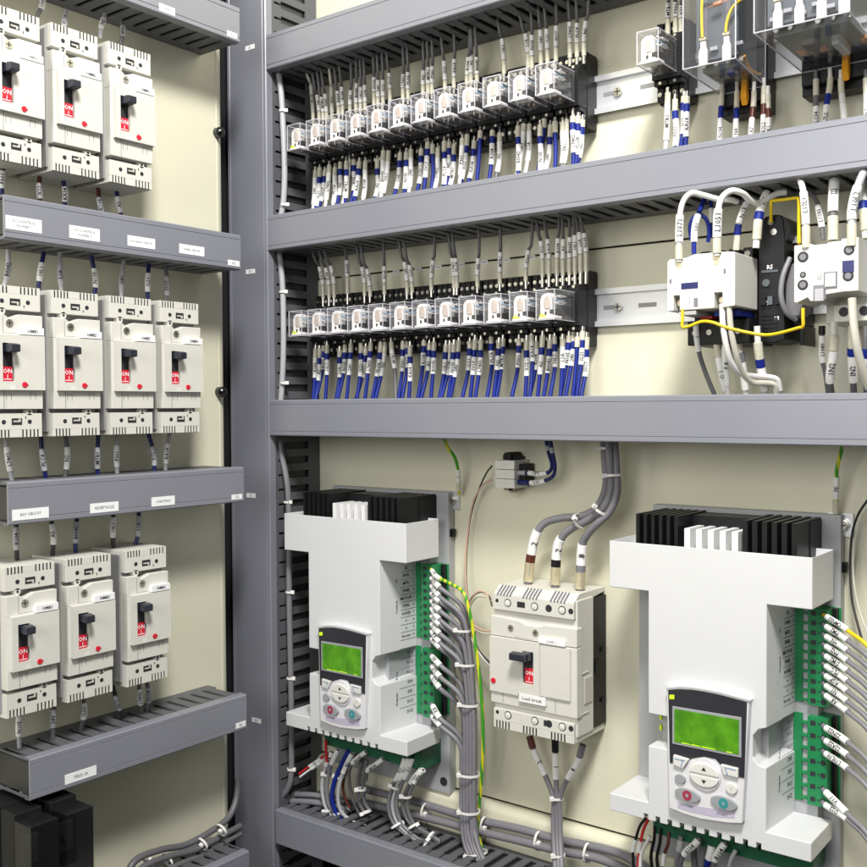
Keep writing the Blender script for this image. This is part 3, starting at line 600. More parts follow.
# ---------------------------------------------------------------- large clear relays top right
def big_relay(label, X0, X1, ztop, zbot, o1, tabs, yellow):
    t = thing('relay', label, 'relay', ((X0+X1)/2, 0, zbot), 0, 'large clear box relays'); w = (X1-X0)/2; H = ztop-zbot
    MB().box(-w+2, w-1, -22, H, 2, 22).box(-w+4, w-3, -16, 10, 22.1, 30).build('socket', 'black', t, bevel=.6)
    c = MB(); k = 5
    vs = [(-w, -o1, 0), (w, -o1, 0), (w, -30, -5), (-w+k, -30, -5), (-w, -o1, H), (w, -o1, H), (w, -30, H), (-w+k, -30, H)]
    c.add(vs, [(0, 3, 2, 1), (4, 5, 6, 7), (0, 1, 5, 4), (1, 2, 6, 5), (3, 0, 4, 7)]); cv = c.build('cover', 'clear2', t)
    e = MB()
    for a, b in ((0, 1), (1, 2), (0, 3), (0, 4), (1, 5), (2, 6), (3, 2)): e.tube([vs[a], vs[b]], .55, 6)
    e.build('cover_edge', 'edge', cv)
    MB().box(-w+4, w-4, 8, H, o1-22, o1-16).box(-w+6, w-6, 2, H, 32, o1-24).build('contact_carrier', 'slate', t, bevel=.6)
    for x in tabs:
        MB().prism([(x-3.4, 4), (x-3.4, 15), (x-2.2, 18), (x-2.2, 23), (x+2.2, 23), (x+2.2, 18), (x+3.4, 15), (x+3.4, 4)], o1-14, o1-11).build('blade_terminal', 'offwhite', t, bevel=.5)
        MB().box(x-2.6, x+2.6, 23.2, 25, o1-14, o1-10).build('blade_clip', 'brass', t)
        MB().prism([(x-2, 14), (x-2, H-4), (x+2, H-4), (x+2, 14)], o1-15.9, o1-15.2).build('moulded_rib', 'grey', t)
        MB().box(x-3, x+3, 1, 4.5, 50, 62).build('contact_foot', 'brownbk' if not yellow else 'black', t, bevel=.5)
    if yellow:
        for p_ in ([(tabs[0], 25), (tabs[0]-.5, 38), (tabs[0]-.4, 52), (tabs[0]+1, 56), (tabs[0]+8, 57.5)], [(tabs[1], 25), (tabs[1]+1, 33), (tabs[1]+5, 42), (tabs[1]+12, 47), (tabs[1]+19, 49)]):
            MB().tube(spline([(x, -(o1-10), z) for x, z in p_]), 1.2).build('yellow_lead', 'yellow', t)
        MB().tube([(-4, -(o1-9), 47), (0, -(o1-9), 47.6), (.3, -(o1-9), 47.6), (6.5, -(o1-9), 48.4), (7, -(o1-9), 48.4), (12, -(o1-9), 49)], lambda s: 1.9 if .25 < s < .75 else .4).build('resistor', 'brownbk', t)
        MB().box(4, 10, -3, 14, 60, 70).build('armature', 'blued', t, bevel=1)
    else:
        MB().box(-12, -2, -3, 16, 70, 84).cyl(-6, 14, 84, 96, 3).build('armature', 'grey', t, bevel=1)
        MB().box(8, 14, -5, 18, 50, 80).build('partition', 'drivebase', t, bevel=1)
    for i in range(int(w//5)):
        x = -w+7+i*10
        MB().box(x, x+6, 10+(i % 2)*4, 13+(i % 2)*4, o1-15.8, o1-12).build('contact_bridge', 'keygrey', t, bevel=.4)
        MB().tube(spline([(x+3, -34, 4), (x+4, -44, 1.5), (x+2, -58, 3), (x+3, -70, 9)], 5), 1.1).build('internal_lead', ['blued', 'brown', 'darkw', 'amber'][i % 4], t)
        MB().cyl(x+2, 6, o1-24, o1-20, 2, 10).build('rivet', 'screw', t)
    MB().prismx([(34, 2), (38, 2), (40, -14), (36, -20), (32, -14)], 4, 9).build('retaining_clip', 'amber', t, bevel=1)
    return t
A = P(683, 68.7, 95); B_ = P(735.5, 59, 95)
big_relay('large clear relay with two white blades and yellow leads, left of the pair', A.x, B_.x, 460, (A.z+B_.z)/2, 95, (-9.5, 9.5), True)
A2 = P(754, 33.7, 125); B2 = P(849.5, 11, 125)
big_relay('wider clear relay with a row of white blades, top right corner', A2.x, B2.x, 470, (A2.z+B2.z)/2, 125, (-20, -4.5, 11, 26), False)
# wires under the large relays
for i, (x0, y0, x1, y1, cl, band, top, cd) in enumerate([(722, 92, 719, 137, 'whitew', 'blue', 109, 'N104'), (737, 96, 735, 136, 'whitew', 'blue', 118, 'N4'), (754, 96, 750, 134, 'whitew', 'brown', 112, 'A7'),
        (764, 92, 763, 134, 'whitew', 'brown', 108, 'K1L2'), (768, 100, 769, 131, 'whitew', 'brown', 110, 'K1'), (816, 84, 816, 124, 'grey', 'grey', 86, 'CLC04'), (830, 82, 823, 122, 'whitew', 'blue', 100, 'L7L2'), (841, 84, 845, 122, 'whitew', 'whitew', 98, ''), (866, 84, 867, 120, 'grey', 'whitew', 92, 'L0L2')]):
    a = P(x0, y0-14, 34); b = P(x0, y0+2, 34); c = P((x0+x1)/2, (y0+y1)/2+4, 38); d = P(x1, y1+2, 44); d2 = Vector((d.x, -44, min(d.z, 205)))
    wire('wire', '%s white-sleeved wire from the left under the large clear relays' % ORD[i], 'wire', [a, b, c, d2], 1.7, cl, [('ring_terminal', .12, .36, 'capclear', .6, None), ('coloured_band', .36, .52, band, .6, None), ('marker_sleeve', .52, .9, 'sleeve', .7, cd)], 'wires under the large relays')
# ---------------------------------------------------------------- white drives
def L_(pts, o, loc): return [((P(x, y, o)-Vector(loc)).x, (P(x, y, o)-Vector(loc)).z) for x, y in pts]
D2LOC = (-405.8, 0, -230)
def zk(*pts): return [(655+a/5.78, 680+b/5.78) for a, b in pts]
def drive():
    t = thing('motor_drive', '', 'motor drive', (0, 0, 0), 0, 'white motor drives')
    def B():
        b = MB(); b.T = Matrix.Translation((0, 0, 230)); return b
    # housing: one outline with all its notches, cored at the top
    out = [(0, -114), (169.5, -114), (169.5, -154), (135, -154), (135, -250), (129, -252), (124.5, -258), (124.5, -275), (129, -280), (135, -281), (135, -331), (169.5, -331), (169.5, -346)]
    for i in range(10):
        x = 131-i*10.6; out += [(x, -346), (x, -341.5), (x-3.6, -341.5), (x-3.6, -346)]
    out += [(0, -346), (0, -331), (36, -331), (36, -283), (53, -283), (53, -256), (36, -256), (36, -154), (0, -154)]
    b = B(); b.prism(out, 26, 80); cv = b.build('housing', 'white', t)
    bm = bmesh.new(); bm.from_mesh(cv.data); bm.faces.ensure_lookup_table()
    top = max(bm.faces, key=lambda f: f.calc_center_median().z)
    r = bmesh.ops.inset_region(bm, faces=[top], thickness=3.2*MM, depth=0)
    bmesh.ops.translate(bm, verts=list(top.verts), vec=(0, 0, -13*MM))
    # the side walls lean in a little towards the panel
    for v in bm.verts:
        if v.co.y > -27*MM and abs(v.co.x-135*MM) < .2*MM: v.co.x += 5*MM
    bm.to_mesh(cv.data); bm.free()
    bv = cv.modifiers.new('bevel', 'BEVEL'); bv.width = .9*MM; bv.segments = 2; bv.limit_method = 'ANGLE'; bv.angle_limit = math.radians(40); bv.harden_normals = True
    B().box(1.5, 158, -116, -345, 12, 25.8).box(40, 130, -335, -158, 25.9, 60).build('rear_housing', 'drivebase', t)
    b = B(); b.box(8, 171, -88.5, -404, 1, 11.8); bp = b.build('base_plate', 'drivebase', t, bevel=.6)
    B().box(13, 33, -196, -258, 12, 34).build('side_bracket', 'drivebase', t, bevel=.8)
    B().cyl(40.5, -293, 0, 0, .1).box(36.5, 39, -262, -266, 40, 60).box(36.5, 39, -271, -275, 40, 60).build('status_dot', 'limep', t)
    B().cyl(163.5, -392, 11.7, 12.3, 4.6, 18).build('mounting_hole', 'ink', bp)
    B().cyl(170.8, -131, 5, 9, 4, 12).box(170.5, 174, -127, -135, 3, 9).build('side_plug', 'black', t)
    b = B(); b.box(158, 178, -87.5, -107, .3, 3).build('mounting_ear', 'steel', t, bevel=.4)
    s = B().cyl(170.5, -97, 3, 7, 5.2, 6).cyl(170.5, -97, 7, 8.6, 4.2, 16).build('earth_bolt', 'screw', t)
    B().box(167.5, 173.5, -96.4, -97.6, 8.6, 8.8).build('screw_slot', 'ink', s)
    # heat sink
    B().box(18, 156, -92.5, -125, 4, 40).build('heat_sink_base', 'blackm', t)
    hs = B()
    for i in range(6): hs.box(20.5+i*6.9, 23.6+i*6.9, -91, -126, 6, 71)
    hs.build('heat_sink', 'blackm', t)
    hs = B()
    for i in range(6): hs.box(112.5+i*7.7, 116.6+i*7.7, -91, -126, 6, 71)
    hs.build('heat_sink', 'blackm', t)
    hs = B()
    for i in range(5): hs.box(64+i*10, 69+i*10, -100.5, -126, 42, 71.5)
    hs.build('fin_guard', 'heat', t)
    # connector strip under the tray
    B().box(24, 160, -347, -372, 12, 44).box(44, 150, -372, -378, 12, 24).build('lower_circuit_board', 'pcb', t)
    for i in range(12): B().box(30+i*10.2, 37.5+i*10.2, -347, -360, 44, 52).build('lower_terminal', 'greend', t)
    # green pluggable terminals
    for (z1, z0, n) in ((-162, -240, 10), (-249, -320.5, 7)):
        b = B(); p = (z1-z0)/n
        b.box(134, 172, z0+1, z1-1, 11.9, 14).mt(0)
        b.box(138.5, 146, z0, z1, 14, 27).box(146, 151.5, z0, z1, 14, 24).box(151.5, 167, z0, z1, 14, 32)
        for i in range(n):
            zc = z1-p*(i+.5)
            b.box(145.7, 151.2, zc-p*.30, zc-p*.05, 24, 28.5)
        blk = b.build('terminal_block', 'green', t, bevel=.25, seg=1)
        B().box(167.1, 170.5, z0+1, z1-1, 14, 20).build('terminal_socket', 'black', blk)
        for i in range(n):
            zc = z1-p*(i+.5)
            B().box(153.8, 157.9, zc-1.9, zc+1.9, 31.9, 32.15).cyl(160.1, zc, 31.9, 32.15, .8, 6).cyl(163.7, zc, 31.9, 32.15, 2.3, 10).box(147.5, 150.6, zc-.2, zc+3, 23.9, 24.2).build('wire_entry', 'ink', blk)
    # printed legend on the side of the housing
    b = MB()
    def sx(o): return 135 + 5*(80-o)/54 + .25
    def side_text(s, o, z, size): b.text(s, (sx(o), -o, z+230), (5/54., 1, 0), (0, 0, 1), size)
    def side_line(o0, o1, z0, z1=None):
        z1 = z0 if z1 is None else z1; x = .1
        b.add([(sx(o0), -o0, z0+230-.18), (sx(o1), -o1, z1+230-.18), (sx(o1), -o1, z1+230+.18), (sx(o0), -o0, z0+230+.18)], [(0, 1, 2, 3)])
    p = 7.8
    for i, s in enumerate(('X1', 'PWR', 'MTR', 'PWR', 'MOTOR', 'PWR', 'AGND', '+', '<', 'Encoder')):
        z = -162-p*(i+.5); side_text(s, 42, z, 4.6 if s != 'Encoder' else 3.8); side_text(str(i+1), 31, z, 3.6); side_line(50, 28, z-p/2)
    for i, s in enumerate(('RO1', 'RO2', 'RO3', 'DI4', 'DI5', 'DC1', 'DC2')):
        z = -249-10.2*(i+.5); side_text(s, 37, z, 4.6); side_line(52, 28, z+5.1)
    for zc, s in ((-178, 'X1'), (-205, 'Control'), (-275, 'Relay'), (-300, 'Outputs')):
        b.text(s, (sx(56), -56, zc+230), (0, 0, 1), (-5/54., -1, 0), 4.0)
    b.build('legend_lettering', 'ink', t)
    # keypad
    def Z(pts, o): return L_(zk(*pts), o, D2LOC)
    kp = MB(); arc_t = [(66, 52), (140, 44), (210, 48), (290, 60), (370, 76), (460, 100), (545, 122)]; arc_b = [(503, 832), (430, 830), (340, 818), (260, 805), (170, 778), (80, 742)]
    kp.prism(Z(arc_t+arc_b, 86), 60, 86); k = kp.build('keypad', 'keylight', t, bevel=1.0)
    MB().prism(Z([(62, 46), (140, 38), (210, 42), (290, 54), (370, 70), (460, 94), (549, 118), (547, 127), (460, 106), (370, 82), (290, 66), (210, 54), (140, 50), (66, 58)], 86.5), 80, 86.6).build('bezel', 'steel', k)
    d = MB(); d.prism(Z([(76, 58), (140, 54), (210, 57), (290, 69), (370, 86), (460, 109), (531, 128), (516, 567), (484, 560), (484, 510), (376, 486), (350, 456), (285, 443), (215, 452), (196, 462), (104, 428), (102, 480), (86, 478)], 86.6), 86, 86.7)
    d.build('keypad_face', 'keydark', k)
    MB().prism(Z([(100, 150), (500, 216), (500, 450), (100, 368)], 87), 86.6, 87.4).build('screen_frame', 'keygrey', k, bevel=.4)
    lcd = MB().prism(Z([(112, 166), (486, 230), (484, 432), (112, 357)], 87.5), 87.3, 87.7).build('screen', 'lcd', k)
    glow = MB()
    for a, b_ in ((150, 205), (205, 265), (265, 350), (410, 450)): glow.prism(Z([(a, 357+(a-112)*.2), (b_, 357+(b_-112)*.2), (b_-8, 357+(b_-112)*.2-6), (a+8, 357+(a-112)*.2-4)], 87.8), 87.7, 87.8)
    glow.build('backlight_edge', 'lime', lcd)
    MB().prism(Z([(84, 86), (111, 86), (111, 110), (84, 110)], 87), 86.6, 87.2).build('status_lamp', 'lime', k)
    for pts, mk in (([(107, 432), (196, 459), (160, 513), (107, 490)], [(115, 455), (172, 468), (150, 503), (162, 462)]), ([(380, 487), (480, 512), (480, 566), (397, 546)], [(400, 505), (466, 522), (405, 514), (420, 548)])):
        bt = MB().prism(Z(pts, 88.5), 86, 88.8).build('soft_key', 'offwhite', k, bevel=.5)
        q = Z(mk, 88.8); mm_ = MB()
        for a, c in ((q[0], q[1]), (q[2], q[3])): mm_.tube([(a[0], -88.8, a[1]), (c[0], -88.8, c[1])], .35, 5)
        mm_.build('key_mark', 'keyblue', bt)
    c = Z([(285, 550)], 88)[0]
    MB().cyl(c[0], c[1], 85.5, 87.4, 13.4, 32, 12.8).build('rocker_ring', 'keylight', k, bevel=.4)
    for sg in (1, -1):
        pts = [(c[0]+math.cos(math.radians(a))*12.2, c[1]+sg*(.7+math.sin(math.radians(a))*8.8)) for a in range(0, 181, 15)]
        bt = MB().prism(pts, 87.3, 89.2).build('rocker_key', 'offwhite', k, bevel=.7)
        zz = c[1]+sg*5; MB().prism([(c[0]-2, zz-sg*1.3), (c[0]+2, zz-sg*1.3), (c[0], zz+sg*1.8)], 89.2, 89.35).build('arrow_mark', 'ink', bt)
    def oval(x, z, rx, rz, o0, o1, tilt=0):
        a = math.radians(tilt); return [(x+rx*math.cos(u)*math.cos(a)-rz*math.sin(u)*math.sin(a), z+rx*math.cos(u)*math.sin(a)+rz*math.sin(u)*math.cos(a)) for u in [2*math.pi*i/24 for i in range(24)]]
    c = Z([(143, 573)], 88)[0]; MB().prism(oval(c[0], c[1], 4.6, 3.9, 0, 0), 86, 88).build('round_key', 'keygrey', k, bevel=.5)
    c = Z([(440, 630)], 88)[0]; bt = MB().prism(oval(c[0], c[1], 4.6, 4.2, 0, 0), 86, 88).build('round_key', 'offwhite', k, bevel=.5); MB().ftext('?', c[0], c[1], 88.1, 4).build('lettering', 'keygrey', bt)
    for (px, py, m_, nm) in ((186, 667, 'keyred', 'stop_key'), (396, 713, 'keyteal', 'start_key')):
        c = Z([(px, py)], 88)[0]; bt = MB().prism(oval(c[0], c[1], 10.8, 5.4, 0, 0, -4), 86, 88.4).build(nm, 'keygrey', k, bevel=.7)
        s_ = MB().prism(oval(c[0], c[1], 3.9, 4.1, 0, 0), 88.3, 88.6); sy = s_.build('key_mark', m_, bt)
        q = MB()
        if m_ == 'keyred': q.box(c[0]-1.2, c[0]+1.2, c[1]-1.3, c[1]+1.3, 88.6, 88.7)
        else: q.prism([(c[0]-1.4, c[1]), (c[0], c[1]-1.7), (c[0]+1.4, c[1]), (c[0], c[1]+1.7)], 88.6, 88.7)
        q.build('key_symbol', 'keygrey', bt)
    MB().prism(Z([(130, 702), (200, 722), (330, 742), (460, 755), (460, 800), (330, 790), (200, 762), (130, 738)], 86.3), 86, 86.25).build('print_band', 'lilac', k)
    c = Z([(182, 725), (388, 775)], 86.4); MB().ftext('LOC/REM', c[0][0], c[0][1], 86.45, 2.6).ftext('START', c[1][0], c[1][1], 86.45, 3).build('lettering', 'inkgrey', k)
    return t
dr = drive()
place(dr, True, (-797.6, 0, -230), 0, 'white motor drive with green screen beside the vertical duct, left of the three-pole breaker')
place(dr, False, D2LOC, 0, 'white motor drive with green screen at the right edge, right of the three-pole breaker')
# ---------------------------------------------------------------- contactors
def at(t):
    b = MB(); b.T = Matrix.Translation(-t.location/MM); return b
def X_(pts, o): return [(P(x, y, o).x, P(x, y, o).z) for x, y in pts]
c0 = P(667, 308, 95); c1 = P(734.8, 307, 95); ctop = P(734.8, 251, 95).z; xl, xr, zb = c0.x, c1.x, c1.z
t = thing('contactor', 'small white contactor with brass screws beside the black overload block', 'contactor', ((xl+xr)/2, 0, zb))
b = at(t)
zt_ = ctop
b.prism([(xl, zb), (xl, zt_-3.5), (xl+2.2, zt_-1.5), (xl+16, zt_-1.5), (xl+23, zt_+.6), (xr-12, zt_+.6), (xr-4, zt_), (xr, zt_-.5), (xr, zb+1), (xr-10, zb), (xr-10, zb+12), (xr-16.5, zb+12), (xr-16.5, zb), (xl+10.5, zb), (xl+10.5, zb+12), (xl+5.5, zb+12), (xl+5.5, zb)], 46, 95)
b.build('front_block', 'offwhite', t, bevel=.8)
at(t).box(xl+4, xr-3, zb+1, zb+13, 44, 84).build('terminal_recess', 'shadegrey', t)
for x in (xl+8.5, xr-12.5):
    at(t).cyl(x, zb+6.5, 84, 89, 2.6, 12).cyl(x, zb+6.5, 89, 89.8, 1.6, 8).build('terminal_screw', 'brass', t)
for x in (xl+10.5, xr-14.5): at(t).cyl(x, zt_-7, 94.8, 95.3, 2.4, 12).box(x-2.3, x+2.3, zt_-5, zt_-.2, 94.9, 95.3).build('terminal_screw', 'brass', t)
at(t).box(xl+12, xl+26, zb+16.5, zb+21.5, 94.9, 95.2).build('window', 'blued', t)
for q in ((xl+2, xl+4, zb+22, zb+25.5), (xr-9, xr-7, zb+26, zb+30), (xl+22.5, xl+26, zb+2, zb+9), (xl+19, xl+19.5, zb+4, zb+10)): at(t).box(*q, 94.9, 95.15).build('moulded_mark', 'greyc', t)
at(t).box(xl+10, xl+24, zb-.6, zb-3.6, 60, 94).build('lower_rib', 'greyl', t)
at(t).box(xl+18, xl+28, zb-3.8, zb-5.4, 50, 72).build('red_strip', 'redw', t)
at(t).box(xl+34, xr-2, zb-1, zb-5, 50, 82).build('blue_strip', 'blue', t)
bb = at(t); bb.box(xl+3, xr-1, zb-26, zb-6, 6, 62).box(xl+2, xr-1, zb-6, zt_-2, 6, 45.8)
for i in range(4): bb.box(xl+9+i*12, xl+17+i*12, zt_-2, zt_+9, 6, 50)
bb.build('base_block', 'black', t, bevel=.8)
for i in range(4):
    at(t).cyl(xl+13+i*12, zt_+4, 50, 51.5, 2.4, 10).build('terminal_screw', 'screw', t)
    at(t).cyl(xl+10+i*12, zb-16, 62, 63.5, 2.4, 10).build('terminal_screw', 'screw', t)
# black overload block with its side lever
x1_ = P(782, 300, 46).x; xr1 = xr+.3
t = thing('overload_relay', 'black block with white prints between the white and the cream contactor', 'overload relay', (x1_, 0, P(770, 340, 46).z))
zb1, zt1 = P(770, 343, 46).z, P(770, 216, 46).z
b = at(t); b.prism([(xr1, zb1+8), (xr1, zt1-16), (xr1+2, zt1-16), (xr1+2, zt1-3), (xr1+6, zt1), (xr1+18, zt1), (xr1+20, zt1-4), (x1_+2, zt1-20), (x1_+2, zb1+2), (x1_-6, zb1), (xr1+4, zb1)], 6, 46); b.build('body', 'black', t, bevel=1)
b = at(t); c = P(776, 232, 40)
b.cyl(c.x, c.z, 20, 45, 13, 24).build('round_housing', 'black', t, bevel=1.5)
x2_ = P(812, 300, 20).x
at(t).box(x1_+2.2, x2_-3, zb1+14, zt1-26, 4, 26).build('side_block', 'black', t, bevel=.8)
at(t).box(x1_+10, x2_-2, zb1-2, zb1+13.5, 4, 34).build('lower_foot', 'black', t, bevel=.8)
c = P(796, 292, 40)
at(t).prism([(c.x-6, c.z-20), (c.x-11, c.z-8), (c.x-11, c.z+12), (c.x-6, c.z+22), (c.x+4, c.z+24), (c.x+8, c.z-8), (c.x+3, c.z-20)], 20, 42).build('smoked_cover', 'greyc', t, bevel=2)
for (px, py, s_) in ((770, 267, 'R5'), (769, 303, 'T9'), (777, 318, '18')):
    q = P(px, py, 46); m_ = at(t); m_.ftext(s_, q.x, q.z, 46.2, 4.6); m_.build('lettering', 'whiteink', t)
for k in range(5): at(t).box(xr1+4, x1_-3, zb1+9+k*3.2, zb1+10.2+k*3.2, 46, 47).build('rib', 'black', t)
for k in range(3): at(t).box(xr1+3+k*5.6, xr1+7+k*5.6, zb1+30, zb1+37, 46, 49).build('setting_key', ['black', 'slate', 'black'][k], t, bevel=.4)
at(t).box(xr1+3, x1_-3, zb1+56, zb1+58, 46, 46.8).cyl(xr1+7, zb1+48, 46, 47.5, 3, 14).build('setting_dial', 'slate', t, bevel=.3)
at(t).tube(spline([P(790, 258, 44), P(783, 276, 50), P(781, 296, 52), P(786, 312, 48), P(796, 320, 40)], 5), 2.2).build('trip_link', 'greyc', t)
for (px, py) in ((771, 222), (774, 232)): q = P(px, py, 46); at(t).cyl(q.x, q.z, 45, 47, 2.6, 10).build('terminal_screw', 'screw', t)
q = P(790, 240, 30); at(t).box(q.x-8, q.x+8, q.z-3, q.z+3, 26.2, 31).build('metal_lever', 'steel', t, bevel=.5)
# cream contactor at the right edge
xl, xr = P(794, 270, 95).x, P(858.5, 270, 95).x; zb, zt_ = P(800, 301.5, 95).z, P(800, 245, 95).z
t = thing('contactor', 'cream contactor cut by the right edge, with square buttons on its face', 'contactor', ((xl+xr)/2, 0, zb))
b = at(t); b.prism([(xl, zb), (xl, zt_), (xl+13, zt_), (xl+13, zt_-1), (xr-12, zt_-1), (xr-12, zt_+1.5), (xr, zt_+1.5), (xr, zb+5), (xr-10, zb+5), (xr-26, zb+3.5), (xr-28, zb-.2), (xl+12, zb-.4), (xl+10, zb+2.5), (xl+2, zb-1)], 50, 95)
b.build('front_block', 'cream', t, bevel=.8)
at(t).box(xl+10, xr+14, zb-14, zt_+5, 5, 49.8).box(xl+20, xr+14, zb-14.5, zb-1.5, 49.8, 66).box(xl+18, xr-6, zt_-1, zt_+3, 49.8, 76).build('base_block', 'cream', t, bevel=.8)
for (x, z, r) in ((xl+6.5, zt_-9, 4), (xl+6.5, zt_-22, 2.3), (xl+6.5, zb+12, 3.9), (xr-6.5, zt_-7, 3.8), (xr-7, zb+16, 3.9)):
    s_ = at(t).cyl(x, z, 94.9, 95.2, r, 16).build('screw_well', 'ink', t); at(t).cyl(x, z, 95.1, 95.5, r*.62, 10).build('well_screw', 'greyc', s_)
at(t).box(xr-11, xr-3, zt_-23, zt_-14.5, 95, 95.6).build('button', 'blued', t, bevel=.2)
fr_ = at(t).box(xr-24, xr-14.5, zb+8, zb+20, 95, 95.6).build('button_frame', 'greyc', t, bevel=.2)
at(t).box(xr-22.8, xr-15.6, zb+9.2, zb+18.8, 95.6, 96.2).build('button', 'offwhite', fr_, bevel=.2)
at(t).box(xl+14, xl+23, zb+.5, zb+11, 94.9, 95.2).build('lever_slot', 'greyc', t); at(t).box(xl+15.5, xl+22, zb-1, zb+8, 95.2, 97.5).build('lever', 'greyl', t, bevel=.5)
at(t).cyl(xl+18.5, zb+17, 95, 95.3, 2.2, 5).build('moulded_mark', 'greyl', t)
for x in (27.5, 42, 57): at(t).cyl(xl+x-0, zb-7, 66, 66.3, 3.6, 14).build('screw_well', 'ink', t)
def W(label, pts, r, m, pieces=(), group='wires at the contactors', name='wire', cat='wire', res=6):
    return wire(name, label, cat, [P(*p) for p in pts], r, m, pieces, group, res=res)
W('thick white wire arching over the left end of the white contactor', [(679, 262, 96), (679, 245, 96), (680, 215, 94), (684, 200, 92), (692, 193, 88), (703, 195, 82), (718, 199, 74), (731, 200, 66), (737, 202, 60)], 2.3, 'whitew', [('ring_terminal', .02, .13, 'capclear', .9, None), ('marker_sleeve', .16, .38, 'sleeve', 1.0, 'L1071')])
W('thick white wire arching from the white contactor to a grey bend in the duct', [(717, 256, 96), (717, 240, 96), (718, 212, 94), (722, 198, 92), (731, 191, 88), (742, 193, 80), (750, 200, 70), (758, 203, 62), (766, 200, 56), (776, 194, 50), (786, 192, 46)], 2.5, 'whitew', [('ring_terminal', .02, .12, 'capclear', .9, None), ('marker_sleeve', .13, .33, 'sleeve', 1.0, 'L1051')])
W('blue wire with long white sleeve left of the white contactor screws', [(694, 254, 80), (694, 244, 80), (695, 226, 78), (700, 210, 70), (706, 196, 55)], 2.0, 'blue', [('marker_sleeve', .16, .55, 'sleeve', .8, '101')])
W('blue wire bent in a tight hoop behind the white contactor', [(691, 240, 66), (690, 226, 66), (694, 217, 66), (701, 215, 64), (707, 221, 62), (709, 232, 60), (708, 242, 58)], 1.6, 'blue')
W('blue wire with short white sleeve behind the hooped blue wire', [(711, 238, 54), (711, 222, 54), (711, 206, 52), (710, 190, 50)], 1.7, 'blue', [('marker_sleeve', .3, .6, 'sleeve', .6, None)])
W('white wire with blue band and ring terminal, third from right behind the white contactor', [(736, 250, 62), (737, 240, 62), (738, 228, 62), (742, 214, 60), (748, 200, 56)], 2.0, 'whitew', [('ring_terminal', .0, .28, 'capclear', .7, None), ('blue_band', .28, .48, 'blue', .8, None), ('marker_sleeve', .5, .92, 'sleeve', .9, 'N13')])
W('white wire with blue band joining the black overload block', [(756, 248, 62), (757, 236, 62), (758, 222, 62), (761, 208, 58), (767, 192, 50)], 2.8, 'whitew', [('terminal_lug', 0, .14, 'screw', -.6, None), ('ring_terminal', .14, .45, 'capclear', .8, None), ('blue_band', .45, .58, 'blue', .9, None), ('marker_sleeve', .58, .95, 'sleeve', .8, 'N1')])
W('thin yellow wire in a square hoop above the black overload block', [(771, 222, 50), (771, 212, 54), (771, 203, 56), (772.5, 201, 56), (785, 199.5, 60), (796, 198, 64), (798, 198.5, 66), (799, 202, 68), (799, 222, 80), (799, 243, 92)], 1.3, 'yellow', res=2)
W('thin yellow wire sagging under both contactors', [(682.5, 309, 94), (682.5, 320, 95), (682.5, 327, 95), (690, 326, 95), (702, 321.5, 95), (713, 322.5, 95), (725, 327, 93), (745, 332, 88), (765, 335, 84), (780, 333, 86), (798, 328, 90), (803, 326.5, 92), (803, 318, 93), (803, 308, 93)], 1.35, 'yellow', res=3)
W('white wire leaving the white contactor and bending right into the duct', [(722, 304, 92), (723, 325, 92), (726, 345, 90), (731, 362, 84), (740, 373, 74), (752, 376, 62), (768, 377, 52), (777, 380, 46), (780, 390, 42)], 2.4, 'whitew')
W('second white wire leaving the white contactor, inner bend', [(729, 305, 92), (731, 330, 90), (736, 354, 84), (742, 372, 74), (752, 382, 62), (765, 383, 54), (774, 385, 48), (776, 394, 44)], 2.4, 'creamw')
W('dark grey wire curving into the duct under the white contactor', [(696, 322, 64), (697, 340, 62), (700, 356, 58), (706, 374, 52), (716, 398, 44)], 2.0, 'grey', [('marker_sleeve', .0, .36, 'sleeve', .5, '1')])
W('white sleeved wire with small print second under the white contactor', [(716, 334, 60), (717, 350, 58), (720, 368, 54), (726, 396, 44)], 2.0, 'whitew', [('terminal_lug', 0, .1, 'screw', -.3, None), ('ring_terminal', .1, .35, 'capclear', .6, None), ('marker_sleeve', .36, .9, 'sleeve', .7, 'O 1')])
W('white wire just behind the bending pair under the white contactor', [(725, 338, 56), (725, 360, 54), (728, 396, 44)], 2.0, 'whitew', [('marker_sleeve', .1, .8, 'sleeve', .6, 'F 8')])
W('white wire with grey collar under the white contactor', [(738, 326, 58), (739, 345, 56), (742, 362, 52), (746, 396, 42)], 2.2, 'whitew', [('ring_terminal', .08, .36, 'capclear', .9, None), ('grey_band', .36, .5, 'greyc', 1.0, None), ('marker_sleeve', .5, .9, 'sleeve', .9, None)])
W('white wire with clear cap and blue band under the black overload block', [(757, 326, 62), (758, 345, 60), (760, 362, 56), (763, 380, 50), (766, 396, 42)], 2.6, 'whitew', [('terminal_lug', 0, .22, 'screw', -.6, None), ('ring_terminal', .22, .44, 'capclear', 1.0, None), ('blue_band', .44, .56, 'blue', 1.1, None), ('marker_sleeve', .56, .9, 'sleeve', 1.0, None)])
W('white wire with long sleeve at the left end of the cream contactor', [(806, 248, 94), (806, 232, 94), (805, 208, 92), (803, 190, 84), (800, 180, 70)], 2.3, 'whitew', [('ring_terminal', .0, .24, 'capclear', .8, None), ('marker_sleeve', .26, .66, 'sleeve', .7, 'L10L1')])
W('dark grey wire with slanting white sleeve behind the cream contactor', [(823, 240, 60), (822, 228, 60), (819, 212, 58), (816, 200, 54), (806, 190, 48), (796, 186, 44)], 1.7, 'grey', [('marker_sleeve', .16, .46, 'sleeve', .8, 'L1080')])
W('stout white wire with three black bars over the middle of the cream contactor', [(833, 240, 72), (833, 224, 72), (833, 204, 70), (834, 186, 62), (835, 172, 50)], 3.0, 'grey', [('ring_terminal', .0, .28, 'capclear', 1.0, None), ('marker_sleeve', .34, .80, 'sleeve', .9, 'III')])
